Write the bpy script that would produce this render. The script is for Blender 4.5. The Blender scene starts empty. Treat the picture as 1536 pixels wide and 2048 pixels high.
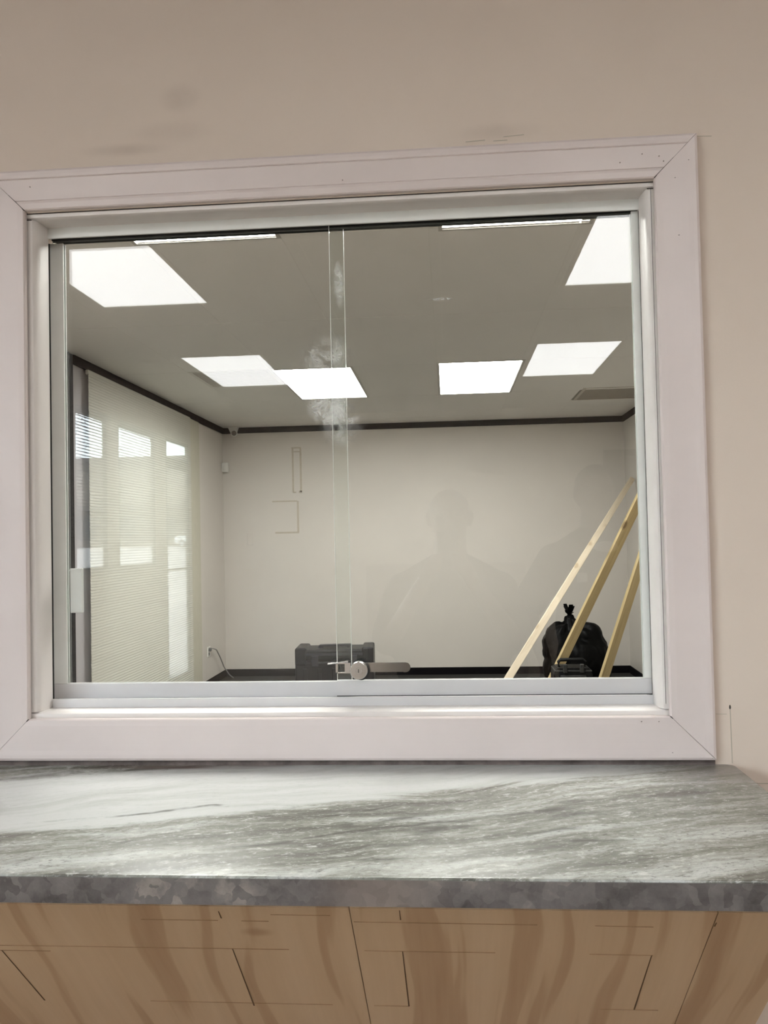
import bpy, bmesh, math, random
from mathutils import Vector, Matrix, Euler
random.seed(7)
SC = bpy.context.scene
COL = SC.collection

# ------------------------------------------------------------------ camera
CAM = Vector((0.0, -1.5, 1.58))
yaw, pit, rol, FPX, CYP = 7.47392654e-02, 2.75830489e-02, -2.08455933e-02, 1668.84, 1033.34
fw = Vector((-math.sin(yaw) * math.cos(pit), math.cos(yaw) * math.cos(pit), math.sin(pit)))
r0 = Vector((math.cos(yaw), math.sin(yaw), 0))
u0 = r0.cross(fw)
rt = math.cos(rol) * r0 + math.sin(rol) * u0
up = -math.sin(rol) * r0 + math.cos(rol) * u0
cd = bpy.data.cameras.new('camera')
cam = bpy.data.objects.new('camera', cd)
COL.objects.link(cam)
m = Matrix.Identity(4)
for i in range(3):
    m[i][0], m[i][1], m[i][2], m[i][3] = rt[i], up[i], -fw[i], CAM[i]
cam.matrix_world = m
cd.sensor_fit = 'HORIZONTAL'
cd.sensor_width = 36.0
cd.lens = FPX / 1536 * 36.0
cd.shift_y = (CYP - 1024) / 1536
cd.clip_start = 0.05
cd.clip_end = 500
SC.camera = cam

# ------------------------------------------------------------------ sky, sun, exposure
W = bpy.data.worlds.new('sky')
SC.world = W
W.use_nodes = True
nt = W.node_tree
nt.nodes.clear()
sky = nt.nodes.new('ShaderNodeTexSky')
sky.sky_type = 'HOSEK_WILKIE'
sky.sun_direction = Vector((0.75, 0.2, 0.63)).normalized()
sky.turbidity = 3.0
bg = nt.nodes.new('ShaderNodeBackground')
bg.inputs['Strength'].default_value = 75.0
wo = nt.nodes.new('ShaderNodeOutputWorld')
hs = nt.nodes.new('ShaderNodeHueSaturation')
hs.inputs['Saturation'].default_value = 0.28
nt.links.new(sky.outputs[0], hs.inputs['Color'])
nt.links.new(hs.outputs[0], bg.inputs['Color'])
nt.links.new(bg.outputs[0], wo.inputs['Surface'])
sl = bpy.data.lights.new('sun', 'SUN')
sl.energy = 55.0
sl.angle = 0.01
sl.color = (1, 0.96, 0.9)
so = bpy.data.objects.new('sun', sl)
so.rotation_euler = Vector((0.75, 0.2, 0.63)).to_track_quat('Z', 'Y').to_euler()
so.location = (20, 0, 30)
COL.objects.link(so)
SC.view_settings.view_transform = 'Standard'
SC.view_settings.look = 'None'
SC.view_settings.gamma = 1.0
SC.view_settings.use_curve_mapping = False
SC.view_settings.exposure = 0.1
LIGHT_FRONT = 9.4      # radiance of the lobby ceiling panels
LIGHT_BACK = 22.0       # radiance of the office ceiling panels
SC.cycles.use_denoising = True
SC.cycles.max_bounces = 6
SC.cycles.diffuse_bounces = 3
SC.cycles.glossy_bounces = 3
SC.cycles.use_adaptive_sampling = True
SC.cycles.adaptive_threshold = 0.2
SC.cycles.caustics_reflective = False
SC.cycles.adaptive_min_samples = 16
SC.cycles.transparent_max_bounces = 16
SC.cycles.caustics_refractive = False
SC.cycles.sample_clamp_indirect = 12

# ------------------------------------------------------------------ materials
MAT = {}
def srgb(r, g, b):
    f = lambda c: (c / 255 / 12.92) if c / 255 <= 0.04045 else ((c / 255 + 0.055) / 1.055) ** 2.4
    return (f(r), f(g), f(b), 1)

def new_mat(name):
    mt = bpy.data.materials.new(name)
    mt.use_nodes = True
    MAT[name] = mt
    n = mt.node_tree
    b = n.nodes['Principled BSDF']
    return mt, n, b

class N:
    """tiny node helper"""
    def __init__(s, tree): s.t = tree
    def n(s, typ, **kw):
        x = s.t.nodes.new(typ)
        for k, v in kw.items(): setattr(x, k, v)
        return x
    def l(s, a, b): s.t.links.new(a, b)
    def math(s, op, a, b=None, clamp=False):
        x = s.t.nodes.new('ShaderNodeMath'); x.operation = op; x.use_clamp = clamp
        for i, v in enumerate((a, b)):
            if v is None: continue
            if isinstance(v, (int, float)): x.inputs[i].default_value = v
            else: s.l(v, x.inputs[i])
        return x.outputs[0]
    def pos(s):
        return s.n('ShaderNodeTexCoord').outputs['Object']
    def mapping(s, vec, loc=(0, 0, 0), rot=(0, 0, 0), scale=(1, 1, 1), typ='POINT'):
        x = s.n('ShaderNodeMapping'); x.vector_type = typ
        x.inputs['Location'].default_value = loc
        x.inputs['Rotation'].default_value = rot
        x.inputs['Scale'].default_value = scale
        s.l(vec, x.inputs['Vector'])
        return x.outputs[0]
    def noise(s, vec, scale, detail=4, rough=0.5, dist=0.0):
        x = s.n('ShaderNodeTexNoise')
        x.inputs['Scale'].default_value = scale
        x.inputs['Detail'].default_value = detail
        x.inputs['Roughness'].default_value = rough
        x.inputs['Distortion'].default_value = dist
        s.l(vec, x.inputs['Vector'])
        return x.outputs['Fac']
    def ramp(s, fac, stops, interp='LINEAR'):
        x = s.n('ShaderNodeValToRGB')
        cr = x.color_ramp; cr.interpolation = interp
        while len(cr.elements) < len(stops): cr.elements.new(0.5)
        for e, (p, c) in zip(cr.elements, stops):
            e.position = p
            e.color = c if len(c) == 4 else (*c, 1)
        s.l(fac, x.inputs['Fac'])
        return x.outputs['Color']
    def mix(s, fac, a, b, typ='MIX'):
        x = s.n('ShaderNodeMix'); x.data_type = 'RGBA'; x.blend_type = typ
        for sock, v in ((x.inputs['Factor'], fac), (x.inputs[6], a), (x.inputs[7], b)):
            if isinstance(v, (int, float)): sock.default_value = v
            elif isinstance(v, tuple): sock.default_value = v
            else: s.l(v, sock)
        return x.outputs[2]
    def blob(s, vec, c, r, soft=0.6):
        """soft ellipse mask centred on c with radii r"""
        mp = s.mapping(vec, loc=tuple(-a / b for a, b in zip(c, r)), scale=tuple(1 / b for b in r))
        ln = s.n('ShaderNodeVectorMath', operation='LENGTH'); s.l(mp, ln.inputs[0])
        mr = s.n('ShaderNodeMapRange'); mr.interpolation_type = 'SMOOTHSTEP'
        mr.inputs['From Min'].default_value = 1.0; mr.inputs['From Max'].default_value = 1 - soft
        s.l(ln.outputs['Value'], mr.inputs['Value'])
        return mr.outputs[0]
    def bump(s, h, strength, dist, bsdf):
        x = s.n('ShaderNodeBump'); x.inputs['Strength'].default_value = strength; x.inputs['Distance'].default_value = dist
        s.l(h, x.inputs['Height']); s.l(x.outputs[0], bsdf.inputs['Normal'])

def simple(name, col, rough=0.5, metal=0.0, spec=0.5, var=0.05, scale=12.0, bump=0.0, bscale=200.0):
    mt, t, b = new_mat(name); k = N(t)
    c = col if len(col) == 4 else (*col, 1)
    if var > 0:
        f = k.noise(k.pos(), scale, 4, 0.6)
        lo = tuple(x * (1 - var) for x in c[:3]) + (1,)
        hi = tuple(min(1, x * (1 + var)) for x in c[:3]) + (1,)
        k.l(k.ramp(f, [(0.3, lo), (0.7, hi)]), b.inputs['Base Color'])
    else:
        b.inputs['Base Color'].default_value = c
    b.inputs['Roughness'].default_value = rough
    b.inputs['Metallic'].default_value = metal
    b.inputs['Specular IOR Level'].default_value = spec
    if bump > 0:
        k.bump(k.noise(k.pos(), bscale, 3), bump, 0.002, b)
    return mt

def emit(name, col, strength):
    mt = bpy.data.materials.new(name); mt.use_nodes = True; MAT[name] = mt
    t = mt.node_tree; t.nodes.clear(); k = N(t)
    e = k.n('ShaderNodeEmission'); e.inputs['Strength'].default_value = strength
    # prismatic diffuser: slight falloff toward the rim is left to the lens, plain even glow here
    e.inputs['Color'].default_value = (*col, 1)
    o = k.n('ShaderNodeOutputMaterial'); k.l(e.outputs[0], o.inputs['Surface'])
    return mt

def glass(name, smudges=(), tint=(0.97, 0.985, 0.975)):
    mt = bpy.data.materials.new(name); mt.use_nodes = True; MAT[name] = mt
    t = mt.node_tree; t.nodes.clear(); k = N(t)
    geo = k.n('ShaderNodeNewGeometry')
    ior = k.math('ADD', 1.5, k.math('MULTIPLY', geo.outputs['Backfacing'], 1 / 1.5 - 1.5))
    fr = k.n('ShaderNodeFresnel'); k.l(ior, fr.inputs['IOR'])
    tr = k.n('ShaderNodeBsdfTransparent'); tr.inputs['Color'].default_value = (*tint, 1)
    gl = k.n('ShaderNodeBsdfGlossy'); gl.inputs['Roughness'].default_value = 0.0
    gl.inputs['Color'].default_value = (1, 1, 1, 1)
    mx = k.n('ShaderNodeMixShader')
    k.l(fr.outputs[0], mx.inputs[0]); k.l(tr.outputs[0], mx.inputs[1]); k.l(gl.outputs[0], mx.inputs[2])
    out = mx.outputs[0]
    if smudges:
        tot = None
        p = k.pos()
        for c, r, amt, sc in smudges:
            mk = k.blob(p, c, r, 0.7)
            nz = k.noise(p, sc, 6, 0.65, 1.2)
            q = k.math('MULTIPLY', mk, k.math('MULTIPLY', k.math('SUBTRACT', nz, 0.42, True), amt * 4))
            tot = q if tot is None else k.math('ADD', tot, q)
        tot = k.math('MINIMUM', tot, 0.5)
        df = k.n('ShaderNodeBsdfDiffuse'); df.inputs['Color'].default_value = (0.85, 0.85, 0.83, 1)
        m2 = k.n('ShaderNodeMixShader')
        k.l(tot, m2.inputs[0]); k.l(out, m2.inputs[1]); k.l(df.outputs[0], m2.inputs[2])
        out = m2.outputs[0]
    o = k.n('ShaderNodeOutputMaterial'); k.l(out, o.inputs['Surface'])
    return mt

# lobby wall paint with dirt stains
mt, t, b = new_mat('lobby_paint'); k = N(t); p = k.pos()
base = k.ramp(k.noise(p, 1.6, 5, 0.55), [(0.3, (0.715, 0.612, 0.522)), (0.7, (0.755, 0.650, 0.562))])
for c, r, a, sc in [((-0.477, 0, 2.41), (0.05, 0.5, 0.035), 0.26, 20), ((-0.585, 0, 2.318), (0.11, 0.5, 0.016), 0.28, 12),
                    ((-0.50, 0, 2.345), (0.10, 0.5, 0.03), 0.16, 14), ((0.11, 0, 2.312), (0.10, 0.5, 0.022), 0.18, 16)]:
    f = k.math('MULTIPLY', k.blob(p, c, r, 0.9), k.math('MULTIPLY', k.noise(p, sc, 4, 0.6), a * 1.6))
    base = k.mix(f, base, (0.30, 0.235, 0.19, 1))
k.l(base, b.inputs['Base Color']); b.inputs['Roughness'].default_value = 0.62
k.bump(k.noise(p, 260, 3), 0.06, 0.002, b)
simple('lobby_plain', (0.725, 0.635, 0.557), 0.62, var=0)
simple('tile_lobby', (0.52, 0.50, 0.47), 0.85, var=0)
simple('lobby_cream', (0.74, 0.66, 0.58), 0.62, var=0)
simple('trim_paint', (0.750, 0.664, 0.640), 0.38, var=0.03, scale=6, bump=0.05, bscale=60)
simple('stop_paint', (0.80, 0.755, 0.725), 0.36, var=0.03, scale=8)
simple('caulk_gap', (0.06, 0.05, 0.045), 0.9, var=0)
simple('caulk_brown', (0.16, 0.13, 0.12), 0.9, var=0.4, scale=30)  # dark brown for the painted shadow under the bottom casing
simple('nail_dot', (0.36, 0.30, 0.29), 0.8, var=0)
simple('aluminium_white', (0.83, 0.84, 0.81), 0.4, metal=0.0, var=0.02, scale=20)
simple('aluminium_satin', (0.70, 0.69, 0.695), 0.42, metal=0.15, var=0.03, scale=8)
simple('black_gasket', (0.035, 0.037, 0.035), 0.7, var=0.2, scale=60)  # matte black, also used to paint shade into track slots and gaps
simple('gasket_grey', (0.16, 0.165, 0.16), 0.6, var=0.1, scale=60)
simple('chrome', (0.72, 0.70, 0.69), 0.22, metal=1.0, var=0.06, scale=90)
simple('steel_bar', (0.55, 0.53, 0.50), 0.2, metal=1.0, var=0.05, scale=40)
simple('pull_plastic', (0.74, 0.76, 0.72), 0.4, var=0.02)
simple('glass_edge', (0.90, 0.93, 0.89), 0.3, var=0.02)
glass('pane_glass', [((-0.225, 0.06, 1.93), (0.06, 0.2, 0.055), 0.42, 34), ((-0.222, 0.06, 1.842), (0.05, 0.2, 0.05), 0.75, 40),
                     ((-0.195, 0.06, 1.80), (0.05, 0.2, 0.05), 0.38, 40), ((-0.195, 0.06, 2.07), (0.013, 0.2, 0.05), 0.6, 26),
                     ((-0.004, 0.06, 2.031), (0.034, 0.2, 0.0028), 0.5, 60)])
glass('window_glass', (), (0.93, 0.95, 0.94))
simple('office_paint', (0.650, 0.612, 0.563), 0.6, var=0.025, scale=1.5)
simple('office_grey', (0.42, 0.40, 0.41), 0.6, var=0.03)
simple('office_post', (0.55, 0.53, 0.43), 0.6, var=0.03)
simple('mark', (0.50, 0.445, 0.36), 0.7, var=0.06, scale=30)
simple('black_trim', (0.005, 0.0045, 0.006), 0.85, spec=0.04, var=0.2)
simple('black_frame', (0.008, 0.008, 0.010), 0.85, spec=0.04, var=0.2)
simple('tile', (0.80, 0.778, 0.745), 0.85, var=0.03, scale=1.3)
simple('grid', (0.76, 0.74, 0.70), 0.6, var=0.02)
simple('vent_grey', (0.68, 0.655, 0.615), 0.6, var=0.05)
simple('vent_dark', (0.42, 0.40, 0.365), 0.8, var=0.05)
simple('vent_taupe', (0.52, 0.48, 0.42), 0.6, var=0.03)
simple('vent_brown', (0.20, 0.185, 0.16), 0.8, var=0.03)
simple('light_frame', (0.50, 0.48, 0.44), 0.5, var=0.02)
emit('lamp_back', (1.0, 0.98, 0.94), LIGHT_BACK)
emit('lamp_front', (0.99, 0.99, 0.995), LIGHT_FRONT)
simple('white_plastic', (0.78, 0.77, 0.73), 0.4, var=0.02)
simple('lens_dark', (0.05, 0.035, 0.02), 0.2, var=0)
simple('cable_white', (0.30, 0.29, 0.28), 0.5, var=0)
simple('case_black', (0.008, 0.0085, 0.011), 0.45, spec=0.3, var=0.2, scale=30, bump=0.1)
simple('case_grey', (0.030, 0.032, 0.039), 0.4, spec=0.35, var=0.15, scale=30)
simple('bag_black', (0.002, 0.002, 0.002), 0.45, var=0.2, scale=20, spec=0.09)
simple('toolbag', (0.006, 0.006, 0.006), 0.6, spec=0.25, var=0.2, scale=60)
simple('toolbag_grey', (0.040, 0.040, 0.038), 0.5, spec=0.3, var=0.2, scale=60)

# cream blinds: thin vinyl, lets a little light through
mt, t, b = new_mat('blind_cream'); k = N(t)
b.inputs['Base Color'].default_value = (0.55, 0.54, 0.475, 1); b.inputs['Roughness'].default_value = 0.5
simple('blind_white', (0.42, 0.42, 0.43), 0.5, var=0)

# dark carpet
mt, t, b = new_mat('carpet'); k = N(t); p = k.pos()
c = k.ramp(k.noise(p, 90, 3), [(0.3, (0.006, 0.006, 0.005)), (0.68, (0.018, 0.017, 0.014)), (0.80, (0.06, 0.058, 0.052))])
k.l(c, b.inputs['Base Color']); b.inputs['Roughness'].default_value = 0.95
simple('lobby_floor', (0.40, 0.32, 0.245), 0.5, var=0.12, scale=2.5)
simple('asphalt', (0.27, 0.27, 0.275), 0.9, var=0.12, scale=0.6)
simple('stucco', (0.19, 0.172, 0.15), 0.9, var=0.06, scale=0.5)
simple('stucco_dark', (0.10, 0.095, 0.09), 0.9, var=0.06)

# pale lumber with grain and knots
def lumber(name, lo, hi, knot):
    mt, t, b = new_mat(name); k = N(t); p = k.pos()
    g = k.noise(k.mapping(p, scale=(40, 40, 1.6)), 1.0, 5, 0.6, 0.4)
    c = k.ramp(g, [(0.28, lo), (0.70, hi)])
    v = k.n('ShaderNodeTexVoronoi'); v.inputs['Scale'].default_value = 1.0
    k.l(k.mapping(p, loc=(0.4, 0.2, 0.3), scale=(8, 8, 4.2)), v.inputs['Vector'])
    kn = k.ramp(v.outputs['Distance'], [(0.12, (1, 1, 1)), (0.24, (0, 0, 0))])
    c = k.mix(k.math('MULTIPLY', kn, 0.75), c, (*knot, 1))
    k.l(c, b.inputs['Base Color']); b.inputs['Roughness'].default_value = 0.6
    k.bump(g, 0.15, 0.002, b)
lumber('lumber_pale', (0.62, 0.52, 0.38), (0.80, 0.70, 0.55), (0.5, 0.38, 0.24))
lumber('lumber_yellow', (0.42, 0.31, 0.14), (0.62, 0.49, 0.27), (0.13, 0.07, 0.025))

# plywood: vertical grain bands (object space: x across, y down the slope)
mt, t, b = new_mat('plywood'); k = N(t); p = k.pos()
wob = k.noise(k.mapping(p, scale=(2.6, 1.5, 1)), 1.0, 2, 0.4)
cb = k.n('ShaderNodeCombineXYZ')
sp = k.n('ShaderNodeSeparateXYZ'); k.l(p, sp.inputs[0])
k.l(k.math('ADD', sp.outputs[0], k.math('MULTIPLY', wob, 0.13)), cb.inputs[0])
k.l(k.math('MULTIPLY', sp.outputs[1], 0.045), cb.inputs[1])
band = k.noise(cb.outputs[0], 17.0, 3, 0.5, 0.0)
fine = k.noise(k.mapping(p, scale=(150, 5, 1)), 1.0, 4, 0.6)
c = k.ramp(band, [(0.34, (0.385, 0.235, 0.125)), (0.45, (0.440, 0.284, 0.160)), (0.48, (0.535, 0.370, 0.222)), (0.64, (0.575, 0.408, 0.255))])
c = k.mix(0.10, c, k.ramp(fine, [(0.3, (0.40, 0.25, 0.14)), (0.7, (0.66, 0.48, 0.31))]))
c = k.mix(k.math('MULTIPLY', k.blob(p, (-0.255, 0.085, 0), (0.028, 0.016, 0.2), 0.8), 0.55), c, (0.30, 0.17, 0.08, 1))
k.l(c, b.inputs['Base Color']); b.inputs['Roughness'].default_value = 0.55
simple('score_dark', (0.10, 0.055, 0.025), 0.9, var=0.3, scale=40)
simple('score_soft', (0.27, 0.165, 0.085), 0.9, var=0.2, scale=40)

# banded granite
def granite(name, edge=False):
    mt, t, b = new_mat(name); k = N(t); p = k.pos()
    rotp = k.mapping(p, rot=(0, 0, -0.30), typ='POINT')      # x along the veins, y across them
    w1 = k.n('ShaderNodeTexNoise'); w1.inputs['Scale'].default_value = 2.6; w1.inputs['Detail'].default_value = 4
    k.l(rotp, w1.inputs['Vector'])
    wv = k.n('ShaderNodeVectorMath', operation='MULTIPLY_ADD')
    k.l(w1.outputs['Color'], wv.inputs[0]); wv.inputs[1].default_value = (0.10, 0.15, 0.1); k.l(rotp, wv.inputs[2])
    q = wv.outputs[0]
    sq = k.n('ShaderNodeSeparateXYZ'); k.l(rotp, sq.inputs[0])
    flow = k.noise(k.mapping(q, scale=(2.6, 20.0, 2.0)), 1.0, 8, 0.62, 0.2)
    flow2 = k.noise(k.mapping(q, loc=(3.1, 1.7, 0), scale=(7.0, 52.0, 5.0)), 1.0, 7, 0.68, 0.25)
    speck = k.noise(k.mapping(rotp, scale=(95, 190, 100)), 1.0, 4, 0.75)
    chip = k.noise(k.mapping(q, scale=(34, 80, 40)), 1.0, 5, 0.72)
    vv = k.math('ADD', sq.outputs[1], k.math('ADD', k.math('MULTIPLY', k.math('SUBTRACT', flow, 0.5), 0.13), k.math('MULTIPLY', k.math('SUBTRACT', flow2, 0.5), 0.05)))
    def step(v, a, b_):
        mr = k.n('ShaderNodeMapRange'); mr.interpolation_type = 'SMOOTHSTEP'
        mr.inputs['From Min'].default_value = a; mr.inputs['From Max'].default_value = b_; k.l(v, mr.inputs['Value']); return mr.outputs[0]
    band = k.math('MULTIPLY', step(vv, -0.175, -0.135), k.math('MULTIPLY', step(vv, 0.155, 0.105), step(sq.outputs[0], 0.42, 0.18)))
    f = k.math('ADD', 0.47, k.math('MULTIPLY', band, 0.30))
    amp = k.math('SUBTRACT', 1.0, k.math('MULTIPLY', band, 0.40))
    f = k.math('ADD', f, k.math('MULTIPLY', amp, k.math('MULTIPLY', k.math('SUBTRACT', flow, 0.5), 1.45)))
    f = k.math('ADD', f, k.math('MULTIPLY', amp, k.math('MULTIPLY', k.math('SUBTRACT', flow2, 0.5), 0.45)))
    c = k.ramp(f, [(0.22, (0.120, 0.117, 0.100)), (0.38, (0.230, 0.232, 0.200)), (0.50, (0.345, 0.352, 0.315)),
                   (0.62, (0.465, 0.478, 0.452)), (0.82, (0.575, 0.590, 0.575))])
    # granular crystals in the darker stone, calm in the pale band
    rough_zone = k.math('SUBTRACT', 1.0, k.math('MULTIPLY', band, 0.85))
    c = k.mix(k.math('MULTIPLY', rough_zone, k.math('MULTIPLY', k.math('SUBTRACT', chip, 0.56, True), 6.0), True), c, (0.66, 0.66, 0.62, 1))
    c = k.mix(k.math('MULTIPLY', rough_zone, k.math('MULTIPLY', k.math('SUBTRACT', 0.43, chip, True), 6.5), True), c, (0.14, 0.135, 0.115, 1))
    c = k.mix(k.math('MULTIPLY', rough_zone, k.math('MULTIPLY', k.math('SUBTRACT', speck, 0.57, True), 5.0), True), c, (0.72, 0.72, 0.69, 1))
    c = k.mix(k.math('MULTIPLY', rough_zone, k.math('MULTIPLY', k.math('SUBTRACT', 0.45, speck, True), 6.0), True), c, (0.12, 0.115, 0.10, 1))
    # thin dark veins
    brk = k.noise(k.mapping(rotp, loc=(5, 2, 0), scale=(9, 14, 9)), 1.0, 4, 0.6)
    vw = k.math('ADD', sq.outputs[1], k.math('MULTIPLY', k.math('SUBTRACT', w1.outputs['Fac'], 0.5), 0.16))
    vw = k.math('ADD', vw, k.math('MULTIPLY', k.math('SUBTRACT', flow2, 0.5), 0.020))
    for v0, wd, cut, ua, ub in [(-0.290, 0.0075, 0.34, -0.45, 0.14), (-0.262, 0.014, 0.50, -0.7, 0.4), (-0.312, 0.020, 0.48, -0.3, 0.3), (-0.100, 0.0060, 0.48, -0.75, -0.3), (0.122, 0.016, 0.38, -0.9, -0.3),
                                (-0.36, 0.0070, 0.48, -0.6, 0.4), (-0.205, 0.0060, 0.48, -0.6, 0.5), (-0.41, 0.010, 0.50, -0.3, 0.5)]:
        ln = k.math('SUBTRACT', 1.0, k.math('DIVIDE', k.math('ABSOLUTE', k.math('SUBTRACT', vw, v0)), wd), True)
        ln = k.math('MULTIPLY', ln, k.math('MULTIPLY', k.math('SUBTRACT', brk, cut, True), 7.0, True))
        ln = k.math('MULTIPLY', ln, k.math('MULTIPLY', step(sq.outputs[0], ua, ua + 0.08), step(sq.outputs[0], ub, ub - 0.08)))
        c = k.mix(k.math('MULTIPLY', ln, 0.85), c, (0.075, 0.072, 0.062, 1))
    # brown mineral patches along the back edge and at the left
    for cc, rr, a in [((-0.47, -0.016, 1.178), (0.22, 0.024, 0.5), 0.9), ((-0.74, -0.26, 1.178), (0.07, 0.05, 0.5), 0.45), ((-0.33, 0.0, 1.178), (0.09, 0.02, 0.5), 0.5)]:
        pm = k.math('MULTIPLY', k.blob(p, cc, rr, 0.7), k.math('MULTIPLY', k.noise(k.mapping(p, scale=(8, 40, 8)), 1, 4), a * 1.5), True)
        c = k.mix(pm, c, (0.17, 0.125, 0.105, 1))
    rp = k.blob(p, (0.52, -0.02, 1.178), (0.24, 0.16, 0.5), 0.9)
    c = k.mix(k.math('MULTIPLY', rp, 0.8), c, (0.25, 0.225, 0.195, 1))
    if edge:
        wn_ = k.n('ShaderNodeTexNoise'); wn_.inputs['Scale'].default_value = 45; k.l(p, wn_.inputs['Vector'])
        wd_ = k.n('ShaderNodeVectorMath', operation='MULTIPLY_ADD'); k.l(wn_.outputs['Color'], wd_.inputs[0]); wd_.inputs[1].default_value = (0.03, 0.03, 0.03); k.l(p, wd_.inputs[2])
        v = k.n('ShaderNodeTexVoronoi'); v.inputs['Scale'].default_value = 62; k.l(wd_.outputs[0], v.inputs['Vector'])
        sv = k.n('ShaderNodeSeparateColor'); k.l(v.outputs['Color'], sv.inputs[0])
        v2 = k.noise(p, 9, 3, 0.6)
        c = k.ramp(k.math('ADD', k.math('MULTIPLY', sv.outputs[0], 0.15), k.math('ADD', k.math('MULTIPLY', v2, 0.6), k.math('MULTIPLY', k.noise(p, 55, 5, 0.7), 0.30))),
                   [(0.32, (0.065, 0.058, 0.055)), (0.46, (0.130, 0.117, 0.112)), (0.58, (0.185, 0.168, 0.158)), (0.72, (0.33, 0.29, 0.255))])
        c = k.mix(k.math('MULTIPLY', k.math('SUBTRACT', 0.40, k.noise(p, 30, 3), True), 5.0, True), c, (0.05, 0.045, 0.04, 1))
        c = k.mix(k.math('MULTIPLY', k.blob(p, (-0.09, -0.5, 1.16), (0.10, 0.2, 0.1), 0.9), 0.45), c, (0.30, 0.24, 0.20, 1))
    k.l(c, b.inputs['Base Color'])
    b.inputs['Roughness'].default_value = 0.24 if not edge else 0.35
    b.inputs['Specular IOR Level'].default_value = 0.4
granite('granite'); granite('granite_edge', True)

simple('skin', (0.15, 0.085, 0.060), 0.38, var=0.08, scale=14)
simple('eye_white', (0.16, 0.15, 0.14), 0.4, var=0)
simple('hair_dark', (0.022, 0.017, 0.014), 0.6, var=0.2, scale=60)
simple('shirt_tan', (0.030, 0.025, 0.020), 0.85, var=0.08, scale=30)
simple('shirt_dark', (0.008, 0.008, 0.009), 0.85, var=0.1, scale=30)
simple('tee_white', (0.62, 0.62, 0.60), 0.85, var=0.04)
simple('jeans', (0.05, 0.065, 0.10), 0.9, var=0.15, scale=60)
simple('shoe_brown', (0.06, 0.04, 0.03), 0.6, var=0.1)
simple('phone_black', (0.012, 0.012, 0.013), 0.25, var=0)
simple('wood_dark', (0.045, 0.030, 0.022), 0.45, var=0.2, scale=12)
simple('cabinet_grey', (0.46, 0.41, 0.36), 0.5, var=0.06)
simple('car_white', (0.80, 0.80, 0.80), 0.25, var=0)
simple('car_glass', (0.03, 0.035, 0.04), 0.1, var=0)
simple('rubber', (0.02, 0.02, 0.02), 0.8, var=0)

# ------------------------------------------------------------------ mesh helpers
def link(name, mesh, mat=None, parent=None):
    o = bpy.data.objects.new(name, mesh)
    COL.objects.link(o)
    if mat is not None and not mesh.materials: mesh.materials.append(MAT[mat])
    if parent is not None: o.parent = parent
    return o
def obj(name, bm, mat, parent=None, smooth=False):
    bmesh.ops.recalc_face_normals(bm, faces=bm.faces[:])
    me = bpy.data.meshes.new(name); bm.to_mesh(me); bm.free()
    if smooth:
        for f in me.polygons: f.use_smooth = True
    return link(name, me, mat, parent)
def tag(o, label=None, cat=None, group=None, kind=None):
    if label: o['label'] = label
    if cat: o['category'] = cat
    if group: o['group'] = group
    if kind: o['kind'] = kind
    return o
def thing(name, label, cat, loc=(0, 0, 0), group=None, kind=None, rotz=0):
    o = bpy.data.objects.new(name, None); COL.objects.link(o)
    o.location = loc; o.rotation_euler = (0, 0, rotz); o.empty_display_size = 0.1
    return tag(o, label, cat, group, kind)
def add_box(bm, a, b, bev=0.0, seg=1):
    x0, y0, z0 = a; x1, y1, z1 = b
    vs = [bm.verts.new(v) for v in ((x0, y0, z0), (x1, y0, z0), (x1, y1, z0), (x0, y1, z0), (x0, y0, z1), (x1, y0, z1), (x1, y1, z1), (x0, y1, z1))]
    fs = [bm.faces.new([vs[i] for i in q]) for q in ((3, 2, 1, 0), (4, 5, 6, 7), (0, 1, 5, 4), (1, 2, 6, 5), (2, 3, 7, 6), (3, 0, 4, 7))]
    if bev > 0:
        es = set(e for f in fs for e in f.edges)
        bmesh.ops.bevel(bm, geom=list(es), offset=bev, segments=seg, affect='EDGES', profile=0.5)
def box(name, a, b, mat, parent=None, bev=0.0, seg=1, smooth=False):
    bm = bmesh.new(); add_box(bm, a, b, bev, seg)
    return obj(name, bm, mat, parent, smooth)
def boxes(name, lst, mat, parent=None, bev=0.0):
    bm = bmesh.new()
    for a, b in lst: add_box(bm, a, b, bev)
    return obj(name, bm, mat, parent)
def add_cyl(bm, p0, p1, r0, r1=None, n=24, cap=True):
    r1 = r0 if r1 is None else r1
    p0, p1 = Vector(p0), Vector(p1); d = (p1 - p0)
    q = d.to_track_quat('Z', 'Y'); A, B = [], []
    for i in range(n):
        a = 2 * math.pi * i / n; v = Vector((math.cos(a), math.sin(a), 0))
        A.append(bm.verts.new(p0 + q @ (v * r0))); B.append(bm.verts.new(p1 + q @ (v * r1)))
    for i in range(n):
        j = (i + 1) % n; bm.faces.new((A[i], A[j], B[j], B[i]))
    if cap: bm.faces.new(A[::-1]); bm.faces.new(B)
def add_tube(bm, pts, r, n=8):
    pts = [Vector(p) for p in pts]; rings = []
    for i, p in enumerate(pts):
        d = (pts[min(i + 1, len(pts) - 1)] - pts[max(i - 1, 0)]).normalized()
        q = d.to_track_quat('Z', 'Y')
        rings.append([bm.verts.new(p + q @ (Vector((math.cos(2 * math.pi * k / n), math.sin(2 * math.pi * k / n), 0)) * r)) for k in range(n)])
    for a, b in zip(rings, rings[1:]):
        for k in range(n): bm.faces.new((a[k], a[(k + 1) % n], b[(k + 1) % n], b[k]))
    bm.faces.new(rings[0][::-1]); bm.faces.new(rings[-1])
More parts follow.
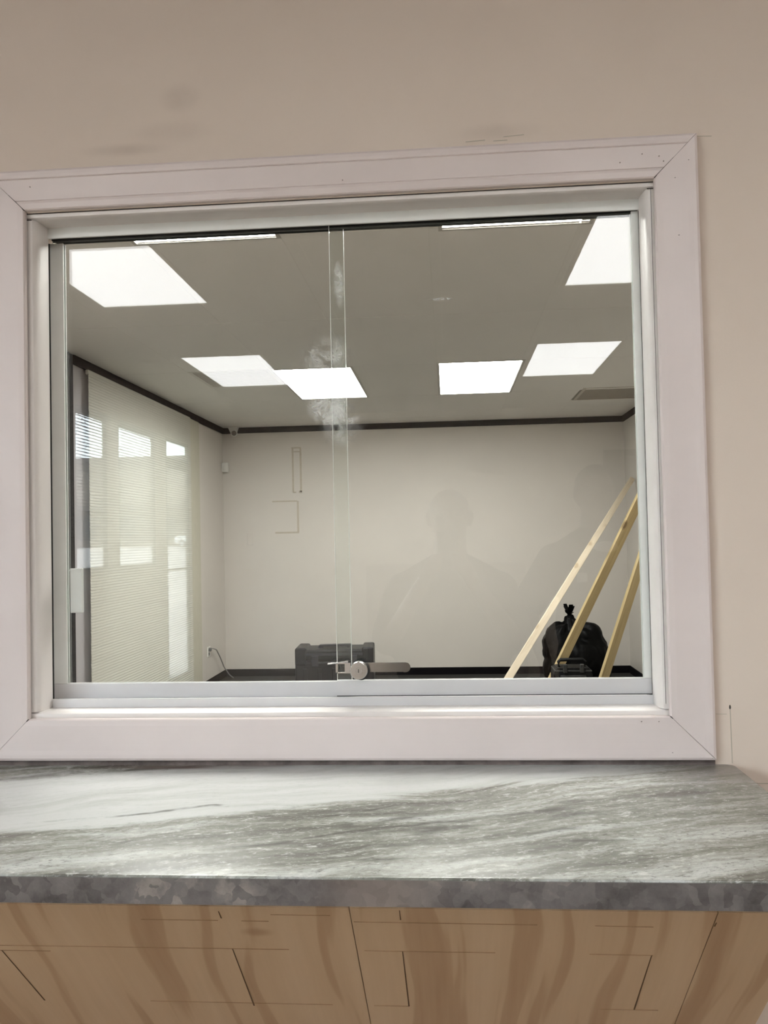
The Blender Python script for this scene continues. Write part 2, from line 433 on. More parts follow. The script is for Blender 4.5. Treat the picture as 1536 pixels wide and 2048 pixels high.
def add_ell(bm, c, r, rot=None, seg=20, rings=12):
    M = Matrix.Translation(c) @ (rot.to_matrix().to_4x4() if rot else Matrix.Identity(4)) @ Matrix.Diagonal((r[0], r[1], r[2], 1))
    rows = []
    for i in range(1, rings):
        a = math.pi * i / rings
        rows.append([bm.verts.new(M @ Vector((math.sin(a) * math.cos(2 * math.pi * j / seg), math.sin(a) * math.sin(2 * math.pi * j / seg), math.cos(a)))) for j in range(seg)])
    top, bot = bm.verts.new(M @ Vector((0, 0, 1))), bm.verts.new(M @ Vector((0, 0, -1)))
    for j in range(seg):
        k_ = (j + 1) % seg
        bm.faces.new((top, rows[0][j], rows[0][k_])); bm.faces.new((bot, rows[-1][k_], rows[-1][j]))
        for a, b in zip(rows, rows[1:]): bm.faces.new((a[j], b[j], b[k_], a[k_]))
def add_cap(bm, p0, r0, p1, r1):
    add_cyl(bm, p0, p1, r0, r1, 16)
    add_ell(bm, p0, (r0,) * 3, seg=14, rings=8); add_ell(bm, p1, (r1,) * 3, seg=14, rings=8)
def add_prism(bm, poly, y0, y1):
    """poly of (x, z) extruded along y"""
    A = [bm.verts.new((x, y0, z)) for x, z in poly]; B = [bm.verts.new((x, y1, z)) for x, z in poly]
    n = len(poly)
    bm.faces.new(A); bm.faces.new(B[::-1])
    for i in range(n): bm.faces.new((A[i], B[i], B[(i + 1) % n], A[(i + 1) % n]))
def remeshed(name, bm, mat, parent, voxel, smooth_it=4, disp=None):
    """fuse overlapping closed pieces into one continuous surface"""
    me = bpy.data.meshes.new(name + '_src'); bm.to_mesh(me); bm.free()
    tmp = bpy.data.objects.new(name + '_src', me); COL.objects.link(tmp)
    md = tmp.modifiers.new('r', 'REMESH'); md.mode = 'VOXEL'; md.voxel_size = voxel
    sm = tmp.modifiers.new('s', 'SMOOTH'); sm.factor = 0.5; sm.iterations = smooth_it
    dg = bpy.context.evaluated_depsgraph_get()
    res = bpy.data.meshes.new_from_object(tmp.evaluated_get(dg))
    bpy.data.objects.remove(tmp); bpy.data.meshes.remove(me)
    res.name = name
    if disp:
        new = [disp(c_, n_) for c_, n_ in [(v.co.copy(), v.normal.copy()) for v in res.vertices]]
        res.vertices.foreach_set('co', [x for v in new for x in v]); res.update()
    for f in res.polygons: f.use_smooth = True
    res.materials.clear()
    return link(name, res, mat, parent)

# ================================================================== THE SETTING
XL, XR, YB, ZC = -2.65, 2.06, 8.28, 2.95          # office
LXR, LYB = 4.6, -7.3                               # lobby
OXL, OXR, OZB, OZT = -0.779, 0.3815, 1.2625, 2.2075   # window opening
wt = 0.12
# window wall between lobby and office, with the opening
w = boxes('wall_window', [((XL - 0.1, 0, 0), (OXL, wt, ZC + 0.1)), ((OXR, 0, 0), (LXR, wt, ZC + 0.1)),
                          ((OXL, 0, 0), (OXR, wt, OZB)), ((OXL, 0, OZT), (OXR, wt, ZC + 0.1))], 'lobby_paint')
tag(w, 'beige painted lobby wall around the reception window', 'wall', kind='structure')
# cracks and pencil marks on that wall
for a, b_, thick in [((0.4585, 2.2833), (0.4836, 2.2828), 0.0008), ((0.4598, 1.2648), (0.478, 1.2647), 0.0006),
                     ((0.4839, 1.2745), (0.4848, 1.180), 0.0007), ((0.5, 1.1449), (0.62, 1.1449), 0.0012),
                     ((0.050, 2.2965), (0.085, 2.2985), 0.0010), ((0.10, 2.2955), (0.125, 2.2962), 0.0009), ((0.118, 2.302), (0.155, 2.3045), 0.0009)]:
    (x0, z0), (x1, z1) = a, b_
    bm = bmesh.new()
    if abs(x1 - x0) > abs(z1 - z0): add_prism(bm, [(x0, z0 - thick * 0.3), (x1, z1 - thick), (x1, z1 + thick * 0.4), (x0, z0 + thick)], -0.0006, 0.002)
    else: add_prism(bm, [(x0 - thick, z0), (x0 + thick, z0), (x1 + thick, z1), (x1 - thick, z1)], -0.0006, 0.002)
    obj('crack', bm, 'mark', w)
bm = bmesh.new(); add_ell(bm, (0.4839, 0.0, 1.2763), (0.0016, 0.0008, 0.0042)); obj('nail_hole', bm, 'caulk_gap', w, True)

# lobby shell
floor = box('floor', (XL - 0.1, LYB - 0.1, -0.1), (LXR + 0.1, 0.06, 0.0), 'lobby_floor'); tag(floor, 'tan lobby floor in front of the reception window', 'floor', kind='structure')
fl2 = box('floor', (XL - 0.3, 0.06, -0.1), (XR + 0.2, YB + 0.1, 0.0), 'carpet'); tag(fl2, 'near-black office carpet behind the glass', 'floor', kind='structure')
o = box('wall_lobby_right', (LXR, LYB, 0), (LXR + 0.1, wt, ZC + 0.1), 'lobby_plain'); tag(o, 'beige right-hand wall of the lobby', 'wall', kind='structure')
wlb = box('wall_lobby_back', (XL - 0.1, LYB - 0.1, 0), (LXR + 0.1, LYB, ZC + 0.1), 'lobby_cream'); tag(wlb, 'cream rear wall of the lobby', 'wall', kind='structure')
o = box('wall_back', (XL - 0.1, YB, 0), (XR + 0.1, YB + 0.1, ZC + 0.1), 'office_paint'); tag(o, 'off-white far wall of the office', 'wall', kind='structure')
wall_back = o
# ghost outlines where fixtures used to hang, and a painted-over switch plate
def wmark(x0, z0, x1, z1): box('paint_mark', (x0, YB - 0.0015, z0), (x1, YB + 0.001, z1), 'mark', wall_back)
wmark(-1.82, 2.685, -1.705, 2.70); wmark(-1.82, 2.64, -1.705, 2.652)
wmark(-1.815, 2.165, -1.795, 2.685); wmark(-1.722, 2.165, -1.700, 2.685); wmark(-1.81, 2.155, -1.77, 2.172); wmark(-1.735, 2.155, -1.700, 2.18)
wmark(-2.06, 2.052, -1.76, 2.068); wmark(-1.765, 1.69, -1.742, 2.06); wmark(-2.03, 1.678, -1.745, 1.698)
box('switch_plate', (-2.37, YB - 0.004, 1.545), (-2.29, YB, 1.70), 'office_paint', wall_back, 0.002)
o = box('wall_right', (XR, wt, 0), (XR + 0.1, YB, ZC + 0.1), 'office_paint'); tag(o, 'off-white right wall of the office', 'wall', kind='structure')
# left wall of the office: black mullion, grey return, window behind blinds, post, plain wall
wl = boxes('wall_left', [((XL - 0.12, wt, 0), (XL, 4.13, ZC + 0.1)), ((XL - 0.12, 6.9, 0), (XL, YB, ZC + 0.1)),
                         ((XL - 0.12, 4.70, 2.70), (XL, 6.9, ZC + 0.1)), ((XL - 0.12, 4.70, 0), (XL, 6.9, 0.06))], 'office_paint')
tag(wl, 'off-white left wall of the office beside the blinds', 'wall', kind='structure')
box('return_panel', (XL - 0.12, 4.2563, 0), (XL - 0.012, 4.70, ZC + 0.1), 'office_grey', wl)
box('post', (XL - 0.02, 6.93, 0), (XL + 0.012, 7.29, ZC - 0.065), 'office_post', wl)
mull = box('trim_1', (XL - 0.12, 4.12, 0), (XL + 0.01, 4.2563, ZC), 'black_frame'); tag(mull, 'black aluminium mullion at the near end of the blinds', 'trim', kind='structure')
box('groove', (XL + 0.009, 4.175, 0), (XL + 0.0115, 4.188, ZC), 'gasket_grey', mull)
wn = thing('window_2', 'tall office window hidden behind closed cream blinds', 'window', (XL - 0.08, 5.68, 0.06), kind='structure')
box('pane', (-0.003, -0.97, 0.02), (0.003, 1.22, 2.62), 'window_glass', wn)
boxes('frame', [((-0.03, -0.98, 0.0), (0.03, -0.935, 2.64)), ((-0.03, 1.18, 0), (0.03, 1.215, 2.64)), ((-0.03, -0.935, 0), (0.03, 1.18, 0.05)), ((-0.03, -0.935, 2.59), (0.03, 1.18, 2.64))], 'black_frame', wn)
# black wall angle below the ceiling and black cove base
o = boxes('trim_2', [((XL, 4.256, ZC - 0.066), (XL + 0.02, YB, ZC)), ((XL, YB - 0.02, ZC - 0.066), (XR, YB, ZC)), ((XR - 0.02, wt, ZC - 0.066), (XR, YB, ZC))], 'black_trim')
tag(o, 'thin black trim line running below the office ceiling', 'trim', kind='structure')
o = boxes('baseboard_back', [((XL, YB - 0.012, 0), (XR, YB, 0.082)), ((XL, 7.3, 0), (XL + 0.012, YB, 0.082)), ((XR - 0.012, wt, 0), (XR, YB, 0.082))], 'black_trim')
tag(o, 'black cove baseboard at the foot of the office walls', 'baseboard', kind='structure')

# ceilings: slab plus individual lay-in tiles
PX, PY = 0.6625, 1.428
slab = box('ceiling', (XL - 0.2, wt, ZC + 0.02), (XR + 0.2, YB + 0.1, ZC + 0.12), 'grid'); tag(slab, 'grey-white suspended tile ceiling of the office', 'ceiling', kind='structure')
slab2 = box('ceiling', (XL - 0.2, LYB - 0.1, ZC + 0.02), (LXR + 0.1, 0.0, ZC + 0.12), 'grid'); tag(slab2, 'suspended tile ceiling of the lobby, mirrored in the glass', 'ceiling', kind='structure')
def tile_mesh(sx, sy, mat='tile'):
    bm = bmesh.new(); add_box(bm, (0.003, 0.003, 0), (sx - 0.003, sy - 0.003, 0.021))
    me = bpy.data.meshes.new('ceiling_tile'); bm.normal_update(); bm.to_mesh(me); bm.free(); me.materials.append(MAT[mat]); return me
def lay(xs, ys, skip, parent, mat='tile'):
    cache = {}
    for i in range(len(xs) - 1):
        for j in range(len(ys) - 1):
            a, b_, c_, d_ = xs[i], xs[i + 1], ys[j], ys[j + 1]
            if skip(a, b_, c_, d_): continue
            key = (round(b_ - a, 4), round(d_ - c_, 4))
            if key not in cache: cache[key] = tile_mesh(*key, mat)
            t_ = link('ceiling_tile', cache[key], None, parent); t_.location = (a, c_, ZC + random.uniform(0, 0.0008))
xs_o = [XL] + [-2.0375 + PX * i for i in range(7)] + [XR]
xs_o = [x for x in xs_o if x <= XR]
ys_o = [wt] + [0.725 + PY * j for j in range(5)] + [7.865, YB]
o_lights = [(-1.375, 4.99), (-0.05, 4.99), (-1.375, 0.725), (-0.05, 0.725)]
o_vents = [(-2.0375, 5.009), (1.275, 6.437)]
def runners(xs, ys, parent):
    for x in xs[1:-1]: box('grid_runner', (x - 0.003, ys[0], ZC + 0.0012), (x + 0.003, ys[-1], ZC + 0.02), 'grid', parent)
    for y in ys[1:-1]: box('grid_runner', (xs[0], y - 0.003, ZC + 0.0014), (xs[-1], y + 0.003, ZC + 0.0205), 'grid', parent)
def near(a, c_, L): return any(abs(a - x) < 0.05 and abs(c_ - y) < 0.1 for x, y in L)
lay(xs_o, ys_o, lambda a, b_, c_, d_: near(a, c_, o_lights) or near(a, c_, o_vents), slab)
runners(xs_o, ys_o, slab)
# lobby grid
xs_l = [XL, -1.965, -1.305, -0.645, 0.0, 0.645, 1.285, 1.945, 2.605, 3.265, 3.925, LXR]
ys_l = [LYB, -6.96, -5.56, -4.25, -2.99, -1.70, -0.45, 0.0]
l_lights = [(-1.965, -2.99), (0.645, -2.99), (-1.965, -5.56), (0.645, -5.56), (3.265, -2.99), (3.265, -5.56)]
runners(xs_l, ys_l, slab2)
lay(xs_l, ys_l, lambda a, b_, c_, d_: near(a, c_, l_lights), slab2, 'tile_lobby')

# ------------------------------------------------------------------ ceiling lights
def ceiling_light(x, y, sx, sy, lamp, label, group, rim=0.02):
    t_ = thing('ceiling_light', label, 'ceiling light', (x, y, ZC), group)
    boxes('frame', [((0.003, 0.003, -0.004), (rim, sy - 0.003, 0.021)), ((sx - rim, 0.003, -0.004), (sx - 0.003, sy - 0.003, 0.021)),
                    ((rim, 0.003, -0.004), (sx - rim, rim, 0.021)), ((rim, sy - rim, -0.004), (sx - rim, sy - 0.003, 0.021))], 'light_frame', t_)
    df_ = box('diffuser', (rim, rim, 0.001), (sx - rim, sy - rim, 0.008), lamp, t_)
    df_.data.materials.append(MAT['light_frame'])            # only the lens face below glows
    for f_ in df_.data.polygons: f_.material_index = 0 if f_.normal.z < -0.5 else 1
g1, g2 = 'office ceiling light panels', 'lobby ceiling light panels mirrored in the glass'
ceiling_light(-1.375, 5.009, PX, PY, 'lamp_back', 'glaring white office light panel, far row, left of the two', g1)
ceiling_light(-0.05, 4.98, 0.69, PY + 0.02, 'lamp_back', 'glaring white office light panel, far row, right of the two', g1)
ceiling_light(-1.395, 0.75, PX + 0.02, 1.435, 'lamp_back', 'thin white strip of light at window top, left of the pane joint', g1)
ceiling_light(-0.01, 0.755, 0.68, 1.435, 'lamp_back', 'thin white strip of light at window top, right of the pane joint', g1)
ceiling_light(-1.955, -2.985, 0.645, 1.29, 'lamp_front', 'large soft white lobby light panel mirrored at upper left of the glass', g2)
ceiling_light(0.655, -2.985, 0.63, 1.29, 'lamp_front', 'soft white lobby light panel mirrored at upper right corner of the glass', g2)
ceiling_light(-1.945, -5.52, 0.63, 1.23, 'lamp_front', 'soft white lobby light panel mirrored left of the glaring office panels', g2)
ceiling_light(0.655, -5.56, 0.63, 1.24, 'lamp_front', 'soft white lobby light panel mirrored right of the glaring office panels', g2)
ceiling_light(3.275, -2.985, 0.63, 1.29, 'lamp_front', 'white lobby light panel beyond the right edge of the window, nearer row', g2)  # this panel and the next are added out of view to brighten the lobby
ceiling_light(3.275, -5.56, 0.63, 1.24, 'lamp_front', 'white lobby light panel beyond the right edge of the window, farther row', g2)
def vent(x, y, sx, sy, label, m1='vent_grey', m2='vent_dark'):
    t_ = thing('ceiling_vent', label, 'vent', (x, y, ZC), 'office ceiling vents')
    boxes('frame', [((0, 0, -0.003), (0.03, sy, 0.02)), ((sx - 0.03, 0, -0.003), (sx, sy, 0.02)), ((0.03, 0, -0.003), (sx - 0.03, 0.03, 0.02)), ((0.03, sy - 0.03, -0.003), (sx - 0.03, sy, 0.02))], m1, t_)
    box('backing', (0.03, 0.03, 0.015), (sx - 0.03, sy - 0.03, 0.019), m2, t_)
    bm = bmesh.new(); add_box(bm, (0.03, -0.012, 0.0), (sx - 0.03, 0.012, 0.003))
    me = bpy.data.meshes.new('slat'); bm.to_mesh(me); bm.free(); me.materials.append(MAT[m1])
    n = int((sy - 0.06) / 0.03)
    for i in range(n):
        s_ = link('slat', me, None, t_); s_.location = (0, 0.045 + 0.03 * i, 0.003); s_.rotation_euler = (0.12, 0, 0)
vent(-2.0375, 5.0, PX, 0.66, 'grey return vent half hidden beside the left mirrored light panel')
vent(1.30, 6.34, 0.66, 0.68, 'grey ceiling vent at right near the far office wall', 'vent_taupe', 'vent_brown')
box('ceiling_tile', (-2.0345, 5.662, ZC), (-1.378, 6.434, ZC + 0.021), 'tile', slab)
box('ceiling_tile', (1.278, 7.023, ZC), (1.934, 7.862, ZC + 0.021), 'tile', slab)

# ------------------------------------------------------------------ reception window
win = thing('window_1', 'white trimmed reception window with sliding glass', 'window', (0, 0, 0), kind='structure')
CX0, CX1, CZ0, CZ1, CW = -0.7745, 0.380, 1.263, 2.2095, 0.0745
# casing profile: (distance from inner edge, thickness)
prof = [(0, 0), (0, 0.0085), (0.002, 0.0105), (0.012, 0.0112), (0.0165, 0.0104), (0.0175, 0.0088), (0.0185, 0.0100), (0.030, 0.0108), (0.045, 0.0122),
        (0.0560, 0.0136), (0.0575, 0.0118), (0.0590, 0.0140), (0.064, 0.0150), (0.070, 0.0150), (0.0745, 0.0120), (0.0745, 0)]
prof_flat = [(0, 0), (0, 0.0085), (0.002, 0.0110), (0.012, 0.0120), (0.030, 0.0122), (0.045, 0.0126), (0.0560, 0.0132), (0.064, 0.0142), (0.070, 0.0145), (0.0745, 0.0125), (0.0745, 0)]
def casing(side, gap=0.0004):
    bm = bmesh.new(); A, B = [], []
    pr = prof if side == 'top' else prof_flat
    for d, t_ in pr:
        if side == 'top': a, b_ = (CX0 - d, CZ1 + d), (CX1 + d, CZ1 + d)
        if side == 'bottom': a, b_ = (CX0 - d, CZ0 - d), (CX1 + d, CZ0 - d)
        if side == 'left': a, b_ = (CX0 - d, CZ0 - d), (CX0 - d, CZ1 + d)
        if side == 'right': a, b_ = (CX1 + d, CZ0 - d), (CX1 + d, CZ1 + d)
        if side in ('top', 'bottom'): a, b_ = (a[0] + gap, a[1]), (b_[0] - gap, b_[1])
        else: a, b_ = (a[0], a[1] + gap), (b_[0], b_[1] - gap)
        A.append(bm.verts.new((a[0], -t_, a[1]))); B.append(bm.verts.new((b_[0], -t_, b_[1])))
    n = len(A)
    for i in range(n): bm.faces.new((A[i], A[(i + 1) % n], B[(i + 1) % n], B[i]))
    bm.faces.new(A[::-1]); bm.faces.new(B)
    c_ = obj('casing', bm, 'trim_paint', win)
    return c_
for s_ in ('top', 'bottom', 'left', 'right'): casing(s_)
# dark open mitre joints at the corners
for (xa, za, xb, zb) in [(CX0, CZ1, CX0 - 0.03, CZ1 + 0.03), (CX1, CZ1, CX1 + 0.055, CZ1 + 0.055), (CX0, CZ0, CX0 - 0.07, CZ0 - 0.07), (CX1, CZ0, CX1 + 0.018, CZ0 - 0.018)]:
    bm = bmesh.new(); e = 0.0006
    sx = 1 if (xb - xa) * (zb - za) < 0 else -1
    add_prism(bm, [(xa - e, za - e * sx), (xa + e, za + e * sx), (xb + e * 0.5, zb + e * 0.5 * sx), (xb - e * 0.5, zb - e * 0.5 * sx)], -0.0112, -0.006)
    obj('mitre_gap', bm, 'caulk_gap', win)
for x_, z_, r_ in [(0.3205, 2.2386, 0.0011), (0.3591, 2.2517, 0.0013), (0.3884, 2.2464, 0.0011), (0.3959, 2.2371, 0.0010), (0.4389, 2.2365, 0.0012), (-0.1741, 2.2337, 0.0012), (-0.7613, 2.252, 0.0012),
                    (0.4148, 2.2066, 0.0010), (0.4186, 2.1042, 0.0012), (0.3296, 1.2551, 0.0014), (0.3593, 1.255, 0.0011), (0.3806, 1.2016, 0.0014), (0.4478, 1.192, 0.0014)]:
    bm = bmesh.new(); add_ell(bm, (x_, -0.0125, z_), (r_, 0.0022, r_ * 0.7), seg=8, rings=6); obj('nail_dot', bm, 'nail_dot', win, True)
# rounded stop mouldings lining the opening: profile (inward, depth)
sp_side = [(0, 0.0035), (0.008, 0.0035), (0.0125, 0.0045), (0.0160, 0.008), (0.0185, 0.014), (0.0198, 0.022), (0.0210, 0.032), (0.0216, 0.050), (0, 0.050)]
sp_top = [(0, 0.0035), (0.005, 0.0035), (0.0078, 0.0045), (0.0098, 0.008), (0.0108, 0.014), (0.0112, 0.022), (0.0112, 0.12), (0, 0.12)]
def stop(side):
    bm = bmesh.new(); A, B = [], []
    for i_, (d, y) in enumerate(sp_side if side in ('left', 'right') else sp_top):
        if side == 'top': a, b_ = (OXL, OZT - d), (OXR, OZT - d)
        if side == 'bottom': a, b_ = (OXL, OZB + d), (OXR, OZB + d)
        # side stops are coped under the head stop
        dz = sp_top[min(i_, len(sp_top) - 1)][0]
        if side == 'left': a, b_ = (OXL + d, OZB + 0.011), (OXL + d, OZT - 0.0115)
        if side == 'right': a, b_ = (OXR - d * 0.78, OZB + 0.011), (OXR - d * 0.78, OZT - 0.0115)
        A.append(bm.verts.new((a[0], y, a[1]))); B.append(bm.verts.new((b_[0], y, b_[1])))
    n = len(A)
    for i in range(n): bm.faces.new((A[i], A[(i + 1) % n], B[(i + 1) % n], B[i]))
    bm.faces.new(A[::-1]); bm.faces.new(B)
    s_ = obj('stop_moulding', bm, 'stop_paint', win)
    for f in s_.data.polygons: f.use_smooth = len(f.vertices) == 4
    s_.data.set_sharp_from_angle(angle=math.radians(32))
for s_ in ('top', 'bottom', 'left', 'right'): stop(s_)
# shadow gaps between casing, stops and their mitres
boxes('joint_gap', [((OXL + 0.0006, 0.001, OZT - 0.0010), (OXR, 0.0034, OZT + 0.0008)), ((OXL - 0.0006, 0.0012, OZB), (OXL + 0.0009, 0.0034, OZT)),
                    ((OXL, 0.0022, OZT - 0.0123), (OXL + 0.012, 0.0040, OZT - 0.0112)), ((OXR - 0.012, 0.0022, OZT - 0.0125), (OXR, 0.0040, OZT - 0.0112)),
                    ((OXR - 0.0058, 0.0030, OZB + 0.02), (OXR - 0.0052, 0.0036, OZT - 0.0115))], 'caulk_gap', win)
# aluminium double track, head and sill
TX0, TX1 = OXL + 0.0195, OXR - 0.0150
head = boxes('head_track', [((TX0, 0.048, 2.1765), (TX1, 0.0525, 2.1975)), ((TX0, 0.0525, 2.190), (TX1, 0.093, 2.1975))], 'aluminium_white', win)
boxes('gasket', [((TX0, 0.0527, 2.1785), (TX1, 0.0585, 2.190)), ((TX0, 0.0675, 2.179), (TX1, 0.0785, 2.190)), ((TX0, 0.0875, 2.1800), (TX1, 0.093, 2.190))], 'black_gasket', head)  # dark strips stand in for the shadowed slots of the track
boxes('track_fin', [((TX0, 0.0722, 2.1765), (TX1, 0.0735, 2.1795))], 'gasket_grey', head)
sill = boxes('sill_track', [((TX0 + 0.004, 0.046, 1.273), (TX1 - 0.002, 0.050, 1.2895)), ((TX0 + 0.004, 0.050, 1.273), (TX1 - 0.002, 0.1, 1.281)), ((TX0 + 0.004, 0.070, 1.281), (TX1 - 0.002, 0.0735, 1.2855)), ((TX0 + 0.004, 0.094, 1.281), (TX1 - 0.002, 0.1, 1.2885))], 'aluminium_satin', win)
box('jamb_channel', (TX0 - 0.001, 0.0885, 1.29), (TX0 + 0.003, 0.1, 2.178), 'aluminium_white', win)
box('jamb_channel', (TX1 - 0.002, 0.0705, 1.29), (TX1 + 0.001, 0.1, 2.178), 'aluminium_white', win)

def pane(label, x0, x1, y, rail, shoe):
    t_ = thing('sliding_glass_panel', label, 'glass panel', (0, 0, 0))
    z0, z1 = shoe[1] - 0.004, 2.186
    g_ = box('glass_pane', (x0, y - 0.003, z0), (x1, y + 0.003, z1), 'pane_glass', t_)
    s_ = boxes('bottom_shoe', [((shoe[2], y - 0.0065, shoe[0]), (shoe[3], y - 0.0033, shoe[1])), ((shoe[2], y + 0.0033, shoe[0]), (shoe[3], y + 0.0065, shoe[1])), ((shoe[2], y - 0.0033, shoe[0]), (shoe[3], y + 0.0033, shoe[0] + 0.006))], 'aluminium_satin', t_)
    r_ = boxes('side_rail', [((rail[0], y - 0.0065, shoe[1] + 0.0005), (rail[1], y - 0.0033, 2.1765)), ((rail[0], y + 0.0033, shoe[1] + 0.0005), (rail[1], y + 0.0065, 2.1765))], 'aluminium_white', t_)
    return t_, z0, z1
# right panel slides in the front track, left one in the rear track
pr_, z0, z1 = pane('right sliding glass panel carrying the lock, in front track', -0.2105, 0.3645, 0.0630, (0.3525, 0.3655), (1.2905, 1.3183, -0.2115, 0.3655))
box('ground_edge', (-0.2112, 0.0600, z0), (-0.2106, 0.0660, z1), 'glass_edge', pr_)
pl_, z0, z1 = pane('left sliding glass panel with white finger pull, in rear track', -0.7635, -0.1862, 0.0830, (-0.7690, -0.7408), (1.2845, 1.3133, -0.7690, -0.1862))
box('ground_edge', (-0.1861, 0.0800, z0), (-0.1855, 0.0860, z1), 'glass_edge', pl_)
box('end_seal', (-0.7700, 0.0752, 1.2845), (-0.7672, 0.0764, 2.1765), 'black_gasket', pl_)  # shade between stop and rail, put in as a dark strip
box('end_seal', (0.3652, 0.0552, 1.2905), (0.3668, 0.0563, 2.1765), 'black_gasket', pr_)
pu = box('finger_pull', (-0.7325, 0.0735, 1.4505), (-0.7075, 0.0800, 1.5368), 'pull_plastic', pl_, 0.0012, 2)
boxes('pull_rim', [((-0.7325, 0.0722, 1.5325), (-0.7085, 0.0737, 1.5340)), ((-0.7265, 0.0722, 1.4535), (-0.7075, 0.0737, 1.4550)), ((-0.7100, 0.0718, 1.4520), (-0.7080, 0.0737, 1.5345))], 'pull_plastic', pu)

box('shoe_seal', (-0.2115, 0.0553, 1.2893), (0.3655, 0.0563, 1.2906), 'black_gasket', pr_)  # shaded gap under each shoe, painted as a thin dark strip
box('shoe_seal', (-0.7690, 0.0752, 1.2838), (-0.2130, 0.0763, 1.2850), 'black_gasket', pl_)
# showcase ratchet lock
lk = thing('showcase_lock', 'chrome ratchet showcase lock with round keyed cylinder on the sliding glass', 'lock', (-0.168, 0.05, 1.3395))
bm = bmesh.new()
add_cyl(bm, (0, -0.002, 0), (0, -0.013, 0), 0.0165, n=40); add_cyl(bm, (0, -0.013, 0), (0, -0.0142, 0), 0.0165, 0.0152, n=40)
cyl = obj('lock_cylinder', bm, 'chrome', lk)
for f in cyl.data.polygons: f.use_smooth = len(f.vertices) == 4
bm = bmesh.new(); add_cyl(bm, (0, -0.0141, 0), (0, -0.0150, 0), 0.006, 0.0052, n=24); obj('key_plug', bm, 'chrome', cyl)
box('keyway', (-0.0006, -0.0153, -0.0032), (0.0006, -0.0149, 0.0032), 'black_gasket', cyl)
bm = bmesh.new(); add_cyl(bm, (0.003, -0.002, -0.003), (0.003, 0.004, -0.003), 0.0162, n=32); obj('lock_base', bm, 'black_gasket', lk)
# toothed bar, rounded at the far end
x0b, x1b, zt, zb = -0.012, 0.0950, 0.0120, -0.0062
poly = [(x0b, zt)]
cx_, rr = x1b - 0.0091, 0.0091
for i in range(11):
    a = math.pi / 2 - math.pi * i / 10
    poly.append((cx_ + rr * math.cos(a), 0.0029 + rr * math.sin(a)))
xx = cx_ - 0.004
while xx > 0.014:
    poly += [(xx, zb), (xx - 0.0006, zb + 0.0017), (xx - 0.0031, zb + 0.0002)]
    xx -= 0.0033
poly.append((x0b, zb))
bm = bmesh.new(); add_prism(bm, poly, 0.0045, 0.0062); obj('ratchet_bar', bm, 'steel_bar', lk)
hk = boxes('hook', [((-0.0445, 0.002, -0.0070), (-0.0405, 0.0075, 0.0125)), ((-0.0445, 0.002, -0.0070), (-0.0165, 0.0050, -0.0050)), ((-0.0445, 0.002, 0.0105), (-0.0165, 0.0050, 0.0125)),
                    ((-0.0275, 0.0015, -0.0070), (-0.0165, 0.0048, 0.0125)), ((-0.0445, 0.018, -0.0070), (-0.0430, 0.0195, 0.0125)), ((-0.0445, 0.0075, -0.0070), (-0.0432, 0.0195, 0.0125))], 'chrome', lk)
bm = bmesh.new(); add_cyl(bm, (-0.0590, 0.0, 0.0110), (-0.0210, 0.0, 0.0150), 0.0014, n=12); obj('pin', bm, 'chrome', lk)

# ------------------------------------------------------------------ counter and plywood apron
ct = thing('countertop', 'grey-green veined granite transaction counter below the window', 'countertop', (0, 0, 0))
def slab_poly(y0, y1, x0, x1, r):
    pts = [(x0, y0), (x1, y0)]
    for i in range(7):
        a = math.pi / 2 * i / 6
        pts.append((x1 - r + r * math.cos(a), y1 - r + r * math.sin(a)))
    pts.append((x0, y1)); return pts
ZT, ZB_, YF = 1.178, 1.1445, -0.5
def slab_mesh(z0, z1, yf, bev_top):
    bm = bmesh.new(); pts = slab_poly(yf, -0.0002, -1.25, 0.4855, 0.016)
    A = [bm.verts.new((x, y, z0)) for x, y in pts]; B = [bm.verts.new((x, y, z1)) for x, y in pts]
    n = len(pts); bm.faces.new(A[::-1]); bm.faces.new(B)
    for i in range(n): bm.faces.new((A[i], A[(i + 1) % n], B[(i + 1) % n], B[i]))
    if bev_top:
        es = [e for e in bm.edges if all(abs(v.co.z - z1) < 1e-6 for v in e.verts) and min(v.co.y for v in e.verts) < -0.3]
        bmesh.ops.bevel(bm, geom=es, offset=bev_top, segments=4, affect='EDGES', profile=0.5)
    return bm
sl_ = obj('slab', slab_mesh(ZB_, ZT, YF + 0.0012, 0.003), 'granite', ct, True)
sl_.data.set_sharp_from_angle(angle=math.radians(50))
box('edge_face', (-1.25, YF - 0.0003, ZB_ - 0.0004), (0.4855, YF + 0.001, ZT - 0.0028), 'granite_edge', ct)
box('edge_face', (0.4853, YF, ZB_ - 0.0004), (0.4862, -0.016, ZT - 0.0028), 'granite_edge', ct)

box('caulk_line', (-1.25, -0.0035, ZT - 0.001), (0.455, -0.0002, 1.1856), 'caulk_brown', ct)  # shadow below the casing, painted as a dark brown strip
